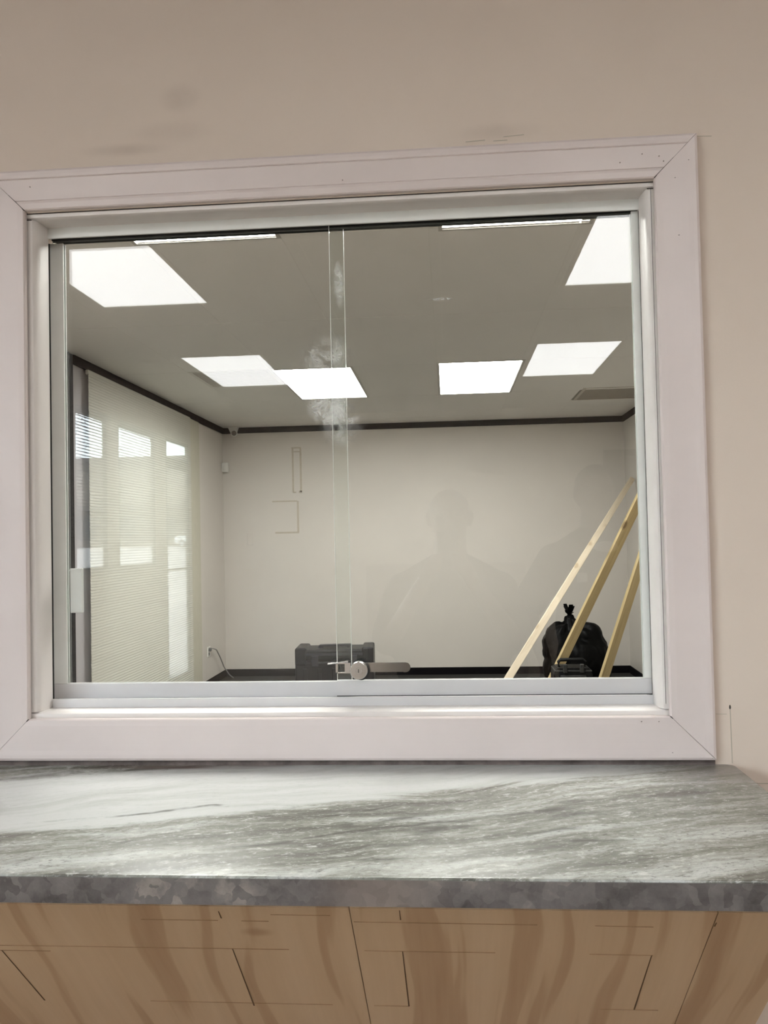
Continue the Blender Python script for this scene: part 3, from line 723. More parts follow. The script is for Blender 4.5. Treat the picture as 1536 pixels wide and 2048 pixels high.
# sloping plywood apron: local x across, local y down the slope, local z outwards
sd = Vector((0, 0.6508, -0.7592)).normalized()
ap = thing('plywood_apron', 'sloping raw plywood support panel under the counter', 'panel', (0, -0.485, 1.144))
nrm = Vector((1, 0, 0)).cross(sd)
R3 = Matrix((Vector((1, 0, 0)), sd, nrm)).transposed()
ap.rotation_euler = R3.to_euler()
LEN = 0.70
for x0, x1 in [(-1.2, -0.1305), (-0.1293, 0.3095), (0.3107, 0.4212)]:
    box('plywood_sheet', (x0, 0.018, -0.018), (x1, LEN, 0.0), 'plywood', ap)
outz = 0.0005 if nrm.y < 0 else -0.0185
if nrm.y > 0:
    for c_ in ap.children: c_.location = (0, 0, 0.018)
    outz = -0.0004
def score(x0, s0, x1, s1, wd, mat):
    bm = bmesh.new(); d = Vector((x1 - x0, s1 - s0, 0)); n_ = Vector((-d.y, d.x, 0)).normalized() * wd
    zs = sorted((0.0, -0.0 + (0.0004 if nrm.y < 0 else -0.0004)))
    P_ = [Vector((x0, s0, 0)) - n_ * 0.6, Vector((x1, s1, 0)) - n_, Vector((x1, s1, 0)) + n_, Vector((x0, s0, 0)) + n_ * 0.6]
    A = [bm.verts.new((p_.x, p_.y, zs[0])) for p_ in P_]; B = [bm.verts.new((p_.x, p_.y, zs[1])) for p_ in P_]
    bm.faces.new(A); bm.faces.new(B[::-1])
    for i in range(4): bm.faces.new((A[i], A[(i + 1) % 4], B[(i + 1) % 4], B[i]))
    obj('score_line', bm, mat, ap)
for a in [(-0.619, 0.149, -0.613, 0.315), (-0.2957, 0.134, -0.297, 0.318), (-0.070, 0.134, -0.0697, 0.309), (0.2483, 0.133, 0.247, 0.304)]: score(*a, 0.0010, 'score_dark')
for a in [(-0.2947, 0.030, -0.2945, 0.048), (-0.0682, 0.022, -0.068, 0.046), (0.3125, 0.043, 0.3118, 0.052)]: score(*a, 0.0008, 'score_dark')
for a in [(-0.40, 0.054, -0.30, 0.054), (-0.27, 0.0545, -0.235, 0.0545), (-0.127, 0.053, 0.10, 0.0545), (0.17, 0.055, 0.24, 0.056), (-0.62, 0.134, -0.22, 0.133), (-0.12, 0.133, 0.05, 0.133),
          (0.17, 0.133, 0.25, 0.133), (-0.45, 0.309, -0.18, 0.309), (-0.12, 0.309, -0.07, 0.309), (0.20, 0.305, 0.28, 0.305), (-0.23, 0.037, -0.155, 0.037), (-0.72, 0.15, -0.55, 0.149)]:
    score(*a, 0.00055, 'score_soft')

# ================================================================== THINGS IN THE OFFICE
# closed mini blind on the left wall
bl = thing('window_blind', 'closed cream mini blind covering the office window on the left', 'blind', (XL + 0.03, 4.46, 0))
def slat_mesh(length, wdt, mat):
    bm = bmesh.new(); n = 4; A, B = [], []
    for i in range(n + 1):
        u_ = -wdt / 2 + wdt * i / n; h = 0.0022 * (1 - (2 * i / n - 1) ** 2)
        A.append(bm.verts.new((u_, 0, h))); B.append(bm.verts.new((u_, length, h)))
    for i in range(n): bm.faces.new((A[i], A[i + 1], B[i + 1], B[i]))
    me = bpy.data.meshes.new('slat'); bm.to_mesh(me); bm.free()
    for f in me.polygons: f.use_smooth = True
    me.materials.append(MAT[mat]); return me
sm_ = slat_mesh(2.46, 0.0265, 'blind_cream')
box('headrail', (-0.02, 0, 2.850), (0.0, 2.46, 2.884), 'blind_cream', bl, 0.003)
z_ = 0.10; i_ = 0
while z_ < 2.882:
    s_ = link('slat', sm_, None, bl); s_.location = (0, 0.006 * ((i_ * 37) % 7) / 7, z_); s_.rotation_euler = (0, math.radians(78), 0)
    z_ += 0.0215; i_ += 1
box('bottom_rail', (-0.012, 0, 0.065), (0.012, 2.46, 0.09), 'blind_cream', bl, 0.003)

# security camera, motion sensor, outlet with cord
sc_ = thing('security_camera', 'small white security camera below ceiling in far left corner', 'camera', (-2.498, YB, ZC))
bm = bmesh.new(); add_prism(bm, [(-0.06, -0.002), (0.055, -0.002), (0.02, -0.085), (-0.02, -0.085)], -0.10, -0.02); obj('bracket', bm, 'white_plastic', sc_)
bm = bmesh.new(); add_cyl(bm, (0, -0.05, -0.062), (0.03, -0.16, -0.082), 0.036, 0.04, 24); bh = obj('housing', bm, 'white_plastic', sc_, True)
bm = bmesh.new(); add_cyl(bm, (0.0302, -0.1605, -0.0821), (0.0315, -0.1655, -0.083), 0.030, 0.029, 24); obj('lens', bm, 'lens_dark', bh)
pi_ = thing('motion_sensor', 'small white motion sensor in far left corner of the office', 'sensor', (XL + 0.03, YB - 0.03, 2.42))
bm = bmesh.new(); add_box(bm, (-0.03, -0.045, 0), (0.045, 0.03, 0.115), 0.012, 3); obj('body', bm, 'white_plastic', pi_, True)
bm = bmesh.new(); add_ell(bm, (0.012, -0.042, 0.05), (0.024, 0.014, 0.03)); obj('lens', bm, 'white_plastic', pi_, True)
ou = thing('wall_outlet', 'pale wall outlet low on the left office wall', 'outlet', (XL, 7.56, 0.33))
box('plate', (0, -0.055, 0), (0.008, 0.055, 0.11), 'white_plastic', ou, 0.002)
boxes('socket', [((0.008, -0.02, 0.062), (0.0095, 0.02, 0.095)), ((0.008, -0.02, 0.015), (0.0095, 0.02, 0.048))], 'gasket_grey', ou)
pc = thing('power_cord', 'thin grey cord running from the wall outlet to the floor', 'cord', (XL + 0.012, 7.56, 0.41))
bm = bmesh.new(); add_tube(bm, [(0.0, 0, 0), (0.03, 0.03, 0.01), (0.04, 0.14, -0.02), (0.04, 0.28, -0.12), (0.05, 0.42, -0.26), (0.08, 0.52, -0.36), (0.12, 0.55, -0.403)], 0.0065); obj('cable', bm, 'cable_white', pc, True)
box('plug', (-0.002, -0.018, -0.018), (0.022, 0.018, 0.018), 'gasket_grey', pc, 0.003)

# big black tool case
tc = thing('tool_case', 'large black plastic tool case on the carpet behind the lock', 'tool case', (-1.195, 7.25, 0), rotz=math.radians(3))
hw = 0.405
box('body', (-hw, -0.20, 0.02), (hw, 0.20, 0.34), 'case_black', tc, 0.02, 3)
ld = box('lid', (-hw + 0.004, -0.205, 0.345), (hw - 0.004, 0.205, 0.462), 'case_black', tc, 0.025, 3)
boxes('lid_ridge', [((-0.36, -0.209, 0.40), (0.36, -0.203, 0.425))], 'case_grey', ld, 0.002)
for s_ in (-1, 1):
    box('corner_bumper', (s_ * (hw - 0.06) - 0.06, -0.212, 0.30), (s_ * (hw - 0.06) + 0.06, 0.212, 0.482), 'case_black', tc, 0.02, 3)
    box('latch', (s_ * 0.20 - 0.035, -0.216, 0.29), (s_ * 0.20 + 0.035, -0.198, 0.40), 'case_grey', tc, 0.005)
    bm = bmesh.new(); add_cyl(bm, (s_ * 0.34 - 0.025, 0.16, 0.05), (s_ * 0.34 + 0.025, 0.16, 0.05), 0.05, n=20); obj('wheel', bm, 'rubber', tc)
    box('foot', (s_ * 0.33 - 0.03, -0.18, 0.0), (s_ * 0.33 + 0.03, -0.12, 0.022), 'rubber', tc)
bm = bmesh.new()
add_prism(bm, [(-0.185, 0.455), (-0.165, 0.492), (0.165, 0.496), (0.185, 0.455), (0.13, 0.455), (0.12, 0.475), (-0.12, 0.475), (-0.13, 0.455)], -0.05, 0.03)
obj('handle', bm, 'case_grey', tc)
boxes('front_rib', [((-0.30 + 0.15 * i - 0.02, -0.206, 0.06), (-0.30 + 0.15 * i + 0.02, -0.198, 0.27)) for i in range(5)], 'case_black', tc, 0.003)

# tied rubbish bag
rb = thing('rubbish_bag', 'knotted black rubbish bag leaning by the far right wall', 'bag', (1.33, 7.45, 0))
bm = bmesh.new()
add_ell(bm, (0.0, 0, 0.26), (0.335, 0.27, 0.29)); add_ell(bm, (-0.17, 0, 0.40), (0.185, 0.20, 0.27)); add_ell(bm, (-0.02, 0.02, 0.48), (0.17, 0.17, 0.21))
add_ell(bm, (0.12, 0.03, 0.42), (0.18, 0.19, 0.25)); add_ell(bm, (0.20, 0, 0.30), (0.15, 0.19, 0.24)); add_ell(bm, (-0.20, 0, 0.20), (0.155, 0.2, 0.21)); add_ell(bm, (0.19, 0, 0.15), (0.17, 0.2, 0.16))
add_ell(bm, (-0.19, 0, 0.55), (0.13, 0.14, 0.11)); add_ell(bm, (0.13, 0, 0.52), (0.15, 0.15, 0.14)); add_cyl(bm, (-0.055, 0, 0.62), (-0.06, 0, 0.745), 0.09, 0.03, 20)
from mathutils import noise as mnoise
def bagdisp(c, n_):
    a = math.atan2(c.y, c.x + 0.06); t_ = max(0, (c.z - 0.38) / 0.35)
    pleat = math.sin(a * 9 + c.z * 5) * 0.014 * t_ + math.sin(a * 17 + 1.3) * 0.006 * t_
    cr_ = (abs(mnoise.noise(c * 7.0)) - 0.25) * 0.05 + (abs(mnoise.noise(c * 17.0 + Vector((3, 1, 2)))) - 0.2) * 0.018
    q_ = c + n_ * (pleat + cr_ * 0.5)
    q_.z = max(q_.z, 0.002)
    return q_
bd = remeshed('sack', bm, 'bag_black', rb, 0.016, 3, bagdisp)
bm = bmesh.new()
for i in range(9):
    a = 2 * math.pi * i / 9; L_ = 0.055 + 0.045 * ((i * 5) % 4) / 3
    p0 = Vector((-0.06, 0, 0.735)); p2 = p0 + Vector((math.cos(a) * L_ * 0.8, math.sin(a) * L_ * 0.6, 0.03 + L_ * 0.75 + (0.02 if i % 2 else -0.03)))
    s1 = Vector((-math.sin(a), math.cos(a), 0)) * 0.028
    mid = (p0 + p2) / 2 + Vector((0, 0, 0.008))
    V = [bm.verts.new(v) for v in (p0 - s1 * 0.3, p0 + s1 * 0.3, mid + s1, p2 + s1 * 0.7, p2 - s1 * 0.9, mid - s1)]
    bm.faces.new((V[0], V[1], V[2], V[5])); bm.faces.new((V[5], V[2], V[3], V[4]))
bmesh.ops.solidify(bm, geom=bm.faces[:], thickness=0.004)
obj('tied_neck', bm, 'bag_black', rb)

# small black tool bag in front
tb = thing('tool_box', 'small black tool box with carry handle in front of the rubbish bag', 'tool box', (1.11, 6.3, 0))
bm = bmesh.new(); add_prism(bm, [(-0.175, 0), (0.175, 0), (0.172, 0.34), (0.15, 0.385), (-0.15, 0.385), (-0.172, 0.34)], -0.14, 0.14)
bmesh.ops.bevel(bm, geom=bm.edges[:], offset=0.012, segments=2, affect='EDGES'); obj('body', bm, 'toolbag', tb)
box('front_pocket', (-0.12, -0.158, 0.06), (0.11, -0.135, 0.325), 'toolbag_grey', tb, 0.01, 2)
box('lid_rim', (-0.165, -0.147, 0.352), (0.165, 0.147, 0.368), 'toolbag_grey', tb, 0.004)
for s_ in (-1, 1):
    box('clasp', (s_ * 0.075 - 0.018, -0.165, 0.345), (s_ * 0.075 + 0.018, -0.125, 0.425), 'toolbag_grey', tb, 0.006)
bm = bmesh.new(); add_tube(bm, [(-0.115, -0.03, 0.38), (-0.12, -0.03, 0.43), (-0.10, -0.03, 0.448), (0.10, -0.03, 0.45), (0.122, -0.03, 0.43), (0.115, -0.03, 0.38)], 0.016, 10); obj('handle', bm, 'toolbag', tb, True)

# three boards leaning on the right wall
def plank(label, p0, p1, wdt, thk, face, mat):
    p0, p1 = Vector(p0), Vector(p1); L_ = (p1 - p0).length
    z_ax = (p1 - p0).normalized(); f_ = Vector(face); f_ = (f_ - f_.dot(z_ax) * z_ax).normalized(); x_ax = f_.cross(z_ax) * -1
    y_ax = z_ax.cross(x_ax)
    bm = bmesh.new(); add_box(bm, (-wdt / 2, -thk / 2, 0), (wdt / 2, thk / 2, L_), 0.003, 2)
    o_ = obj('wood_board', bm, mat); M_ = Matrix((x_ax, y_ax, z_ax)).transposed().to_4x4(); M_.translation = p0
    o_.matrix_world = M_
    return tag(o_, label, 'board', 'boards leaning on the right wall')
plank('long pale pine board with the flattest lean, left of the rubbish bag', (-0.06, 3.84, 0.03), (2.015, 7.70, 2.185), 0.056, 0.028, (0.3, -1, 0.62), 'lumber_pale')
plank('yellow pine stud leaning in front of the rubbish bag', (0.897, 6.68, 0.03), (2.015, 6.68, 2.23), 0.089, 0.038, (0.45, -1, 0.0), 'lumber_yellow')
plank('yellow pine stud with dark knots nearest the right jamb', (1.362, 6.49, 0.03), (2.02, 6.49, 1.95), 0.089, 0.038, (0.5, -1, 0.0), 'lumber_yellow')

# ================================================================== THE LOBBY (seen mirrored in the glass)
# left lobby wall with storefront openings
WZ0, WZ1 = 1.40, 2.565
TW = 0.03                                    # storefront skin thickness
ops = [(-3.87, -2.98, WZ0, WZ1), (-2.72, -1.83, WZ0, WZ1), (-4.69, -4.13, WZ0, WZ1), (-5.77, -4.925, WZ0, WZ1), (-6.78, -6.07, 0.0, 2.60)]  # first two openings are added, unseen, to let in extra daylight
parts = [((XL - TW, -1.83, 0), (XL, wt, ZC + 0.1)), ((XL - TW, -2.98, 0), (XL, -2.72, ZC + 0.1)), ((XL - TW, -4.13, 0), (XL, -3.87, ZC + 0.1)), ((XL - TW, -4.925, 0), (XL, -4.69, ZC + 0.1)), ((XL - TW, -6.07, 0), (XL, -5.77, ZC + 0.1)), ((XL - TW, LYB, 0), (XL, -6.78, ZC + 0.1))]
for y0, y1, a, b_ in ops:
    parts.append(((XL - TW, y0, b_), (XL, y1, ZC + 0.1)))
    if a > 0: parts.append(((XL - TW, y0, 0), (XL, y1, a)))
o = boxes('wall_lobby_left', parts, 'lobby_plain'); tag(o, 'beige street-side wall of the lobby with storefront windows', 'wall', kind='structure')
for i, (y0, y1, a, b_) in enumerate(ops[:4]):
    wn = thing('window_%d' % (3 + i), ['street window of the lobby with bare glass, second from the reception wall', 'street window of the lobby with bare glass, nearest the reception wall', 'narrow street window mirrored at far left of the glass', 'street window mirrored beside the glass door'][i], 'window', (XL - 0.015, y0, a), kind='structure')
    L_, H_ = y1 - y0, b_ - a
    box('pane', (-0.003, 0.01, 0.01), (0.003, L_ - 0.01, H_ - 0.01), 'window_glass', wn)
    boxes('frame', [((-0.015, 0, 0), (0.015, 0.014, H_)), ((-0.015, L_ - 0.014, 0), (0.015, L_, H_)), ((-0.015, 0.014, 0), (0.015, L_ - 0.014, 0.014)), ((-0.015, 0.014, H_ - 0.014), (0.015, L_ - 0.014, H_))], 'black_frame', wn)
    if i < 2: continue
    b2 = thing('window_blind', ['', '', 'open white mini blind on the mirrored street window at far left', 'open white mini blind on the mirrored street window beside the door'][i], 'blind', (XL + 0.018, y0, a), 'open lobby mini blinds')
    sm2 = slat_mesh(L_ + 0.02, 0.025, 'blind_white')
    box('headrail', (-0.014, -0.01, H_ - 0.002), (0.014, L_ + 0.01, H_ + 0.03), 'blind_white', b2)
    z_ = 0.02
    while z_ < H_ - 0.01:
        s_ = link('slat', sm2, None, b2); s_.location = (0, -0.01, z_); z_ += 0.0235
    box('bottom_rail', (-0.012, -0.01, -0.012), (0.012, L_ + 0.01, 0.004), 'blind_white', b2)
    bm = bmesh.new(); 
    for f_ in (0.18, 0.82): add_cyl(bm, (0.013, L_ * f_, 0), (0.013, L_ * f_, H_), 0.001, n=6)
    obj('ladder_cord', bm, 'blind_white', b2)
dr = thing('door_1', 'glass street door mirrored in the left glass panel', 'door', (XL - 0.015, -6.78, 0), kind='structure')
L_ = 0.71
boxes('frame', [((-0.015, 0, 0), (0.015, 0.03, 2.60)), ((-0.015, L_ - 0.03, 0), (0.015, L_, 2.60)), ((-0.015, 0.03, 2.32), (0.015, L_ - 0.03, 2.415)), ((-0.015, 0.03, 2.575), (0.015, L_ - 0.03, 2.60)),
                ((-0.015, 0.03, 0.0), (0.015, L_ - 0.03, 0.28))], 'stucco_dark', dr)
box('transom_pane', (-0.003, 0.03, 2.415), (0.003, L_ - 0.03, 2.575), 'window_glass', dr)
box('door_pane', (-0.003, 0.03, 0.28), (0.003, L_ - 0.03, 2.32), 'window_glass', dr)
bm = bmesh.new(); add_tube(bm, [(0.015, 0.02, 1.335), (0.05, 0.05, 1.335), (0.05, L_ - 0.05, 1.335), (0.015, L_ - 0.02, 1.335)], 0.014, 10); obj('push_bar', bm, 'aluminium_satin', dr, True)

# dark door and file cabinet on the rear lobby wall
d2 = thing('door_2', 'tall dark wooden door mirrored behind the right-hand person', 'door', (1.72, LYB, 0), kind='structure')
box('leaf', (0, 0, 0.01), (1.05, 0.045, 2.40), 'wood_dark', d2)
boxes('frame', [((-0.06, 0, 0), (-0.002, 0.07, 2.47)), ((1.052, 0, 0), (1.11, 0.07, 2.47)), ((-0.002, 0, 2.405), (1.052, 0.07, 2.47))], 'wood_dark', d2)
for z0, z1 in ((0.2, 1.05), (1.2, 2.2)):
    for x0 in (0.12, 0.58): box('panel', (x0, 0.044, z0), (x0 + 0.36, 0.058, z1), 'wood_dark', d2, 0.006)
bm = bmesh.new(); add_cyl(bm, (0.08, 0.045, 1.0), (0.08, 0.085, 1.0), 0.012, n=12); add_ell(bm, (0.08, 0.10, 1.0), (0.027, 0.02, 0.027)); obj('door_knob', bm, 'chrome', d2, True)
for i in range(2):
    fc = thing('file_cabinet', ['beige file cabinet mirrored left of the central person', 'beige file cabinet mirrored between the two persons'][i], 'cabinet', (-0.82 + 0.80 * i, -7.0, 0), 'lobby file cabinets')
    box('body', (0, -0.29, 0.0), (0.79, 0.25, 1.32), 'cabinet_grey', fc, 0.004)
    for j in range(4):
        dw = box('drawer', (0.015, 0.25, 0.04 + 0.318 * j), (0.775, 0.268, 0.345 + 0.318 * j), 'cabinet_grey', fc, 0.003)
        box('handle', (0.30, 0.268, 0.20 + 0.318 * j), (0.49, 0.285, 0.225 + 0.318 * j), 'chrome', dw, 0.004)

# ------------------------------------------------------------------ people
def hand(bm, wrist, palm, nrm_, tips, thumb):
    """palm plus five separate bent fingers; tips = list of 3-point chains"""
    wrist, palm = Vector(wrist), Vector(palm)
    add_cap(bm, wrist, 0.027, palm, 0.031)
    q_ = (palm - wrist).to_track_quat('Z', 'Y')
    add_ell(bm, (wrist * 0.35 + palm * 0.65), (0.040, 0.022, 0.048), q_)
    for ch, r_ in zip(tips, (0.0095, 0.0100, 0.0095, 0.0082)):
        for a, b_, f_ in zip(ch, ch[1:], (1.0, 0.92, 0.85)): add_cap(bm, a, r_ * f_, b_, r_ * f_ * 0.93)
    for a, b_ in zip(thumb, thumb[1:]): add_cap(bm, a, 0.0115, b_, 0.0105)
def person(label, loc, rotz, head, arms, shirt, hairfn, bulk=1.0, hw_=1.0, hands=None):
    t_ = thing('person', label, 'person', loc, rotz=rotz)
    hz = head   # height of the head centre
    bm = bmesh.new()
    # skull, jaw, nose, brow, ears, neck
    add_ell(bm, (0, 0.0, hz + 0.022), (0.078 * hw_, 0.098, 0.100)); add_ell(bm, (0, -0.005, hz + 0.045), (0.076 * hw_, 0.085, 0.070)); add_ell(bm, (0, 0.022, hz - 0.045), (0.066 * hw_, 0.076, 0.078)); add_ell(bm, (0, 0.058, hz - 0.085), (0.034, 0.034, 0.028))
    add_cap(bm, (0, 0.094, hz + 0.022), 0.010, (0, 0.113, hz - 0.016), 0.0155); add_ell(bm, (-0.012, 0.104, hz - 0.02), (0.010, 0.010, 0.008)); add_ell(bm, (0.012, 0.104, hz - 0.02), (0.010, 0.010, 0.008))
    add_ell(bm, (0, 0.080, hz + 0.034), (0.056, 0.022, 0.012)); add_ell(bm, (0, 0.088, hz - 0.048), (0.026, 0.013, 0.008)); add_ell(bm, (0, 0.087, hz - 0.059), (0.022, 0.012, 0.008))
    for s_ in (-1, 1):
        add_ell(bm, (s_ * 0.083 * hw_, -0.008, hz - 0.004), (0.010, 0.022, 0.032), Euler((0, s_ * 0.25, 0)).to_quaternion()); add_ell(bm, (s_ * 0.040, 0.070, hz - 0.015), (0.024, 0.024, 0.022))
    add_cap(bm, (0, -0.01, hz - 0.06), 0.060 * hw_, (0, -0.012, hz - 0.21), 0.070 * hw_)
    sh = hz - 0.235; hp = sh - 0.55
    # trunk and legs (under the clothes)
    add_ell(bm, (0, 0, sh - 0.14), (0.185, 0.115, 0.20)); add_ell(bm, (0, 0.01, sh - 0.36), (0.165, 0.115, 0.20)); add_ell(bm, (0, 0, hp), (0.165, 0.115, 0.13))
    for s_ in (-1, 1):
        add_cap(bm, (s_ * 0.085, 0, hp - 0.02), 0.085, (s_ * 0.10, 0.01, hp * 0.52), 0.056); add_cap(bm, (s_ * 0.10, 0.01, hp * 0.52), 0.056, (s_ * 0.105, -0.01, 0.10), 0.040)
        add_cap(bm, (s_ * 0.105, -0.02, 0.06), 0.040, (s_ * 0.115, 0.14, 0.045), 0.036)
    for (A_, E_, W_) in arms:
        add_cap(bm, A_, 0.055, E_, 0.043); add_cap(bm, E_, 0.043, W_, 0.028)
    for h_ in hands or []: hand(bm, *h_)
    body = remeshed('body', bm, 'skin', t_, 0.0080, 2)
    # eyes
    for s_ in (-1, 1):
        bm = bmesh.new(); add_ell(bm, (s_ * 0.031, 0.085, hz + 0.012), (0.0115, 0.008, 0.006)); obj('eye', bm, 'eye_white', t_, True)
    # shirt
    bm = bmesh.new()
    add_ell(bm, (0, 0, sh - 0.12), (0.212 * bulk, 0.138, 0.185)); add_ell(bm, (0, 0.02, sh - 0.34), (0.205 * bulk, 0.150 * bulk, 0.24)); add_ell(bm, (0, 0.012, hp + 0.06), (0.20 * bulk, 0.148 * bulk, 0.16))
    add_cap(bm, (-0.13, 0, sh - 0.035), 0.072, (0.13, 0, sh - 0.035), 0.072)
    for s_ in (-1, 1): add_cap(bm, (s_ * 0.03, -0.012, sh + 0.03), 0.070, (s_ * 0.185, 0, sh - 0.055), 0.070)
    add_cap(bm, (0, -0.012, sh - 0.02), 0.10, (0, -0.012, sh + 0.035), 0.078)
    for (A_, E_, W_) in arms:
        A_, E_ = Vector(A_), Vector(E_); add_cap(bm, A_, 0.078, A_.lerp(E_, 0.86), 0.076)
    remeshed('shirt', bm, shirt, t_, 0.014, 3)
    bm = bmesh.new()
    add_ell(bm, (0, 0, hp), (0.185, 0.135, 0.125))
    for s_ in (-1, 1):
        add_cap(bm, (s_ * 0.088, 0, hp - 0.03), 0.100, (s_ * 0.102, 0.01, hp * 0.52), 0.076); add_cap(bm, (s_ * 0.102, 0.01, hp * 0.52), 0.076, (s_ * 0.107, -0.005, 0.09), 0.068)
    remeshed('trousers', bm, 'jeans', t_, 0.016, 2)
    for s_ in (-1, 1):
        bm = bmesh.new(); add_cap(bm, (s_ * 0.108, -0.04, 0.058), 0.050, (s_ * 0.122, 0.16, 0.046), 0.046); add_box(bm, (s_ * 0.115 - 0.045, -0.085, 0.004), (s_ * 0.115 + 0.045, 0.20, 0.04))
        remeshed('shoe', bm, 'shoe_brown', t_, 0.009, 4)
    if hairfn: hairfn(t_, hz)
    return t_
# photographer, both hands round the phone (phone sits just behind the lens position)
px, py = 0.012, -1.885
hz1 = 1.665
def loc_(x, y, z): return (x - px, y - py, z)
def grip(s):
    X = lambda x: s * x
    wr = loc_(X(0.085) , -1.565, 1.435); pa = loc_(X(0.058), -1.530, 1.478)
    tips = []
    for i in range(4):
        z_ = 1.515 - 0.019 * i
        tips.append([loc_(X(0.056), -1.522, z_ - 0.004), loc_(X(0.050), -1.499, z_), loc_(X(0.034), -1.4945, z_ + 0.003), loc_(X(0.018 + 0.004 * i), -1.4965, z_ + 0.005)])
    th = [loc_(X(0.060), -1.545, 1.470), loc_(X(0.046), -1.538, 1.505), loc_(X(0.026), -1.530, 1.525)]
    return (wr, pa, None, tips, th)
person('bald person in a brown shirt holding up a phone, mirrored in the glass centre', (px, py, 0), 0.0, hz1,
       [((s * 0.200, 0, hz1 - 0.300), (s * 0.268, 0.07, hz1 - 0.52), loc_(s * 0.088, -1.57, 1.425)) for s in (-1, 1)], 'shirt_tan', None, bulk=1.2, hw_=1.1,
       hands=[grip(-1), grip(1)])
ph = thing('smartphone', 'black smartphone held up by the bald person', 'phone', (0, -1.5, 1.58))
bm = bmesh.new(); add_box(bm, (-0.0365, -0.0165, -0.118), (0.0365, -0.008, 0.030), 0.0035, 3); obj('body', bm, 'phone_black', ph, True)
box('screen', (-0.0335, -0.0170, -0.112), (0.0335, -0.0164, 0.025), 'car_glass', ph)
bm = bmesh.new(); add_cyl(bm, (0, -0.0082, 0), (0, -0.0058, 0), 0.009, n=24); obj('lens_ring', bm, 'gasket_grey', ph)

# second person to the right
def hair2(t_, hz):
    bm = bmesh.new(); add_ell(bm, (0, -0.016, hz + 0.040), (0.081, 0.097, 0.090)); add_ell(bm, (0, -0.045, hz + 0.005), (0.080, 0.070, 0.080)); add_ell(bm, (-0.015, 0.045, hz + 0.104), (0.055, 0.045, 0.026))
    remeshed('hair', bm, 'hair_dark', t_, 0.008, 2)
    gl = None
    bm = bmesh.new()
    for s_ in (-1, 1):
        pts = [(s_ * 0.034 + 0.027 * math.cos(2 * math.pi * i / 16), 0.108, hz + 0.010 + 0.019 * math.sin(2 * math.pi * i / 16)) for i in range(17)]
        add_tube(bm, pts, 0.002, 6); add_tube(bm, [(s_ * 0.061, 0.106, hz + 0.014), (s_ * 0.084, 0.09, hz + 0.014), (s_ * 0.090, -0.01, hz + 0.010)], 0.002, 6)
    add_tube(bm, [(-0.008, 0.110, hz + 0.014), (0.008, 0.110, hz + 0.014)], 0.002, 6)
    obj('glasses', bm, 'black_frame', t_, True)
    bm = bmesh.new(); add_ell(bm, (0, 0.048, hz - 0.265), (0.075, 0.095, 0.035), Euler((0.5, 0, 0)).to_quaternion()); obj('undershirt', bm, 'tee_white', t_, True)
    box('chest_emblem', (-0.145, 0.117, hz - 0.385), (-0.105, 0.135, hz - 0.345), 'tee_white', t_)
hz2 = 1.765
person('dark-haired person in a black shirt and glasses, mirrored at right of the glass', (0.665, -2.17, 0), math.radians(-14), hz2,
       [((-0.200, 0, hz2 - 0.292), (-0.315, -0.05, hz2 - 0.50), (-0.285, 0.10, hz2 - 0.74)), ((0.200, 0, hz2 - 0.292), (0.30, -0.05, hz2 - 0.51), (0.29, 0.08, hz2 - 0.75))],
       'shirt_dark', hair2,
       hands=[((s * 0.287, 0.09, hz2 - 0.745), (s * 0.28, 0.115, hz2 - 0.82), None,
               [[(s * (0.30 - 0.006 * i), 0.085 + 0.020 * i, hz2 - 0.83), (s * (0.292 - 0.004 * i), 0.090 + 0.020 * i, hz2 - 0.88 - 0.006 * (i in (1, 2))), (s * (0.275 - 0.003 * i), 0.093 + 0.020 * i, hz2 - 0.905 - 0.010 * (i in (1, 2)))] for i in range(4)],
               [(s * 0.275, 0.135, hz2 - 0.775), (s * 0.262, 0.160, hz2 - 0.81), (s * 0.250, 0.165, hz2 - 0.845)]) for s in (-1, 1)])

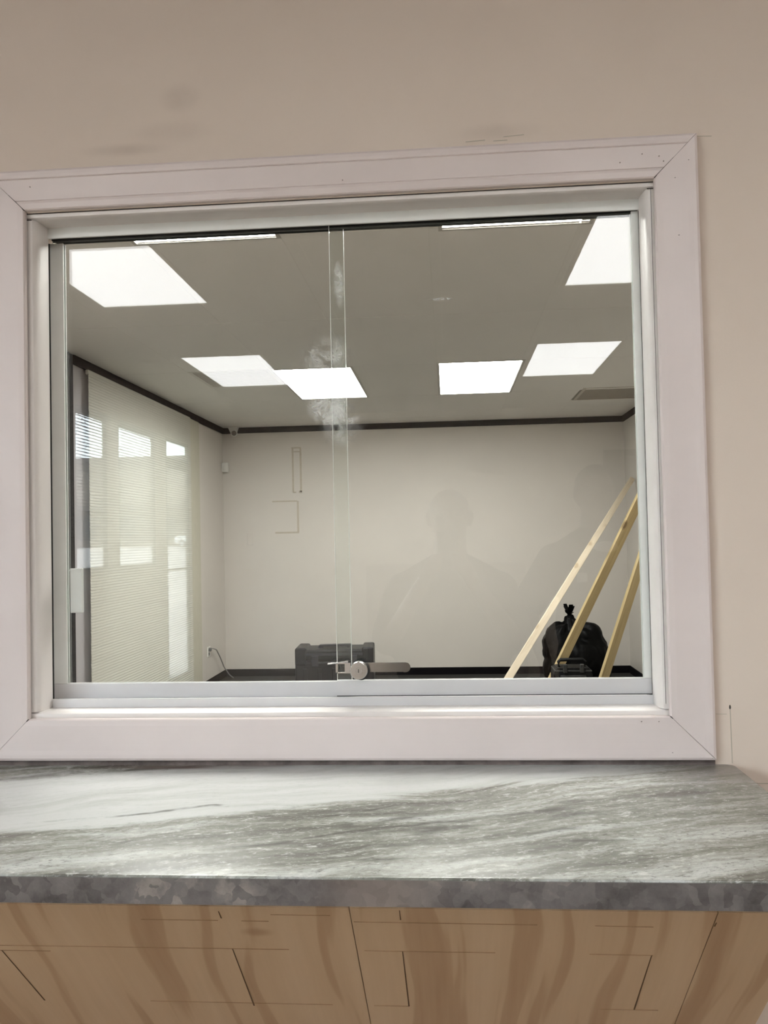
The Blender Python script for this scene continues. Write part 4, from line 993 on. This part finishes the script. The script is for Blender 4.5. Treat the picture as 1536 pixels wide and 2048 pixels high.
# ================================================================== OUTSIDE (mirrored through the street windows)
bm = bmesh.new()
ring = [(-160, 0.9), (-22, -0.02), (XL - 0.12, -0.02)]
ys_g = [40, -8, -14, -60, -160]; zg = [-0.02, -0.02, -0.02, 1.25, 1.6]
vs_ = [[bm.verts.new((x, y, zg[j] if x < -5 else -0.02)) for x in (-160, -60, -20, -8, XL - 0.121)] for j, y in enumerate(ys_g)]
for j in range(len(ys_g) - 1):
    for i in range(4): bm.faces.new((vs_[j][i], vs_[j][i + 1], vs_[j + 1][i + 1], vs_[j + 1][i]))
pk = obj('floor_outside', bm, 'asphalt'); tag(pk, 'sunlit parking lot outside the street windows', 'ground', kind='structure')
bd_ = thing('shop_building', 'tan flat-roofed building across the parking lot, mirrored through the windows', 'building', (-42, -90, 1.2))
box('wall', (-45, -8, 0), (34, 0, 9.7), 'stucco', bd_); box('parapet', (-45.2, -8.2, 9.7), (34.2, 0.3, 10.3), 'stucco_dark', bd_)
for i in range(16): box('window', (-42 + 4.6 * i, 0, 1.0), (-42 + 4.6 * i + 3.0, 0.06, 3.6), 'car_glass', bd_)
box('awning', (-45, 0, 4.3), (34, 1.4, 4.8), 'stucco_dark', bd_)
cr = thing('car', 'white car parked outside, mirrored through the glass door', 'car', (-20.6, -67.5, 1.25), rotz=math.radians(15))
bm = bmesh.new(); add_prism(bm, [(-2.2, 0.35), (2.2, 0.35), (2.25, 0.75), (2.1, 0.95), (1.2, 1.02), (-2.1, 1.0), (-2.25, 0.7)], -0.88, 0.88)
bmesh.ops.bevel(bm, geom=bm.edges[:], offset=0.08, segments=2, affect='EDGES'); obj('body', bm, 'car_white', cr)
bm = bmesh.new(); add_prism(bm, [(-1.9, 0.98), (1.25, 0.98), (0.5, 1.50), (-1.2, 1.52)], -0.78, 0.78); bmesh.ops.bevel(bm, geom=bm.edges[:], offset=0.06, segments=2, affect='EDGES'); cb_ = obj('cabin', bm, 'car_white', cr)
bm = bmesh.new(); add_prism(bm, [(-1.7, 1.05), (1.0, 1.05), (0.42, 1.42), (-1.15, 1.44)], -0.80, 0.80); obj('side_window', bm, 'car_glass', cb_)
for x in (-1.4, 1.4):
    for s_ in (-1, 1):
        bm = bmesh.new(); add_cyl(bm, (x, s_ * 0.70, 0.33), (x, s_ * 0.90, 0.33), 0.33, n=20); wh = obj('wheel', bm, 'rubber', cr)
        bm = bmesh.new(); add_cyl(bm, (x, s_ * 0.90, 0.33), (x, s_ * 0.92, 0.33), 0.2, n=16); obj('hubcap', bm, 'aluminium_satin', wh)
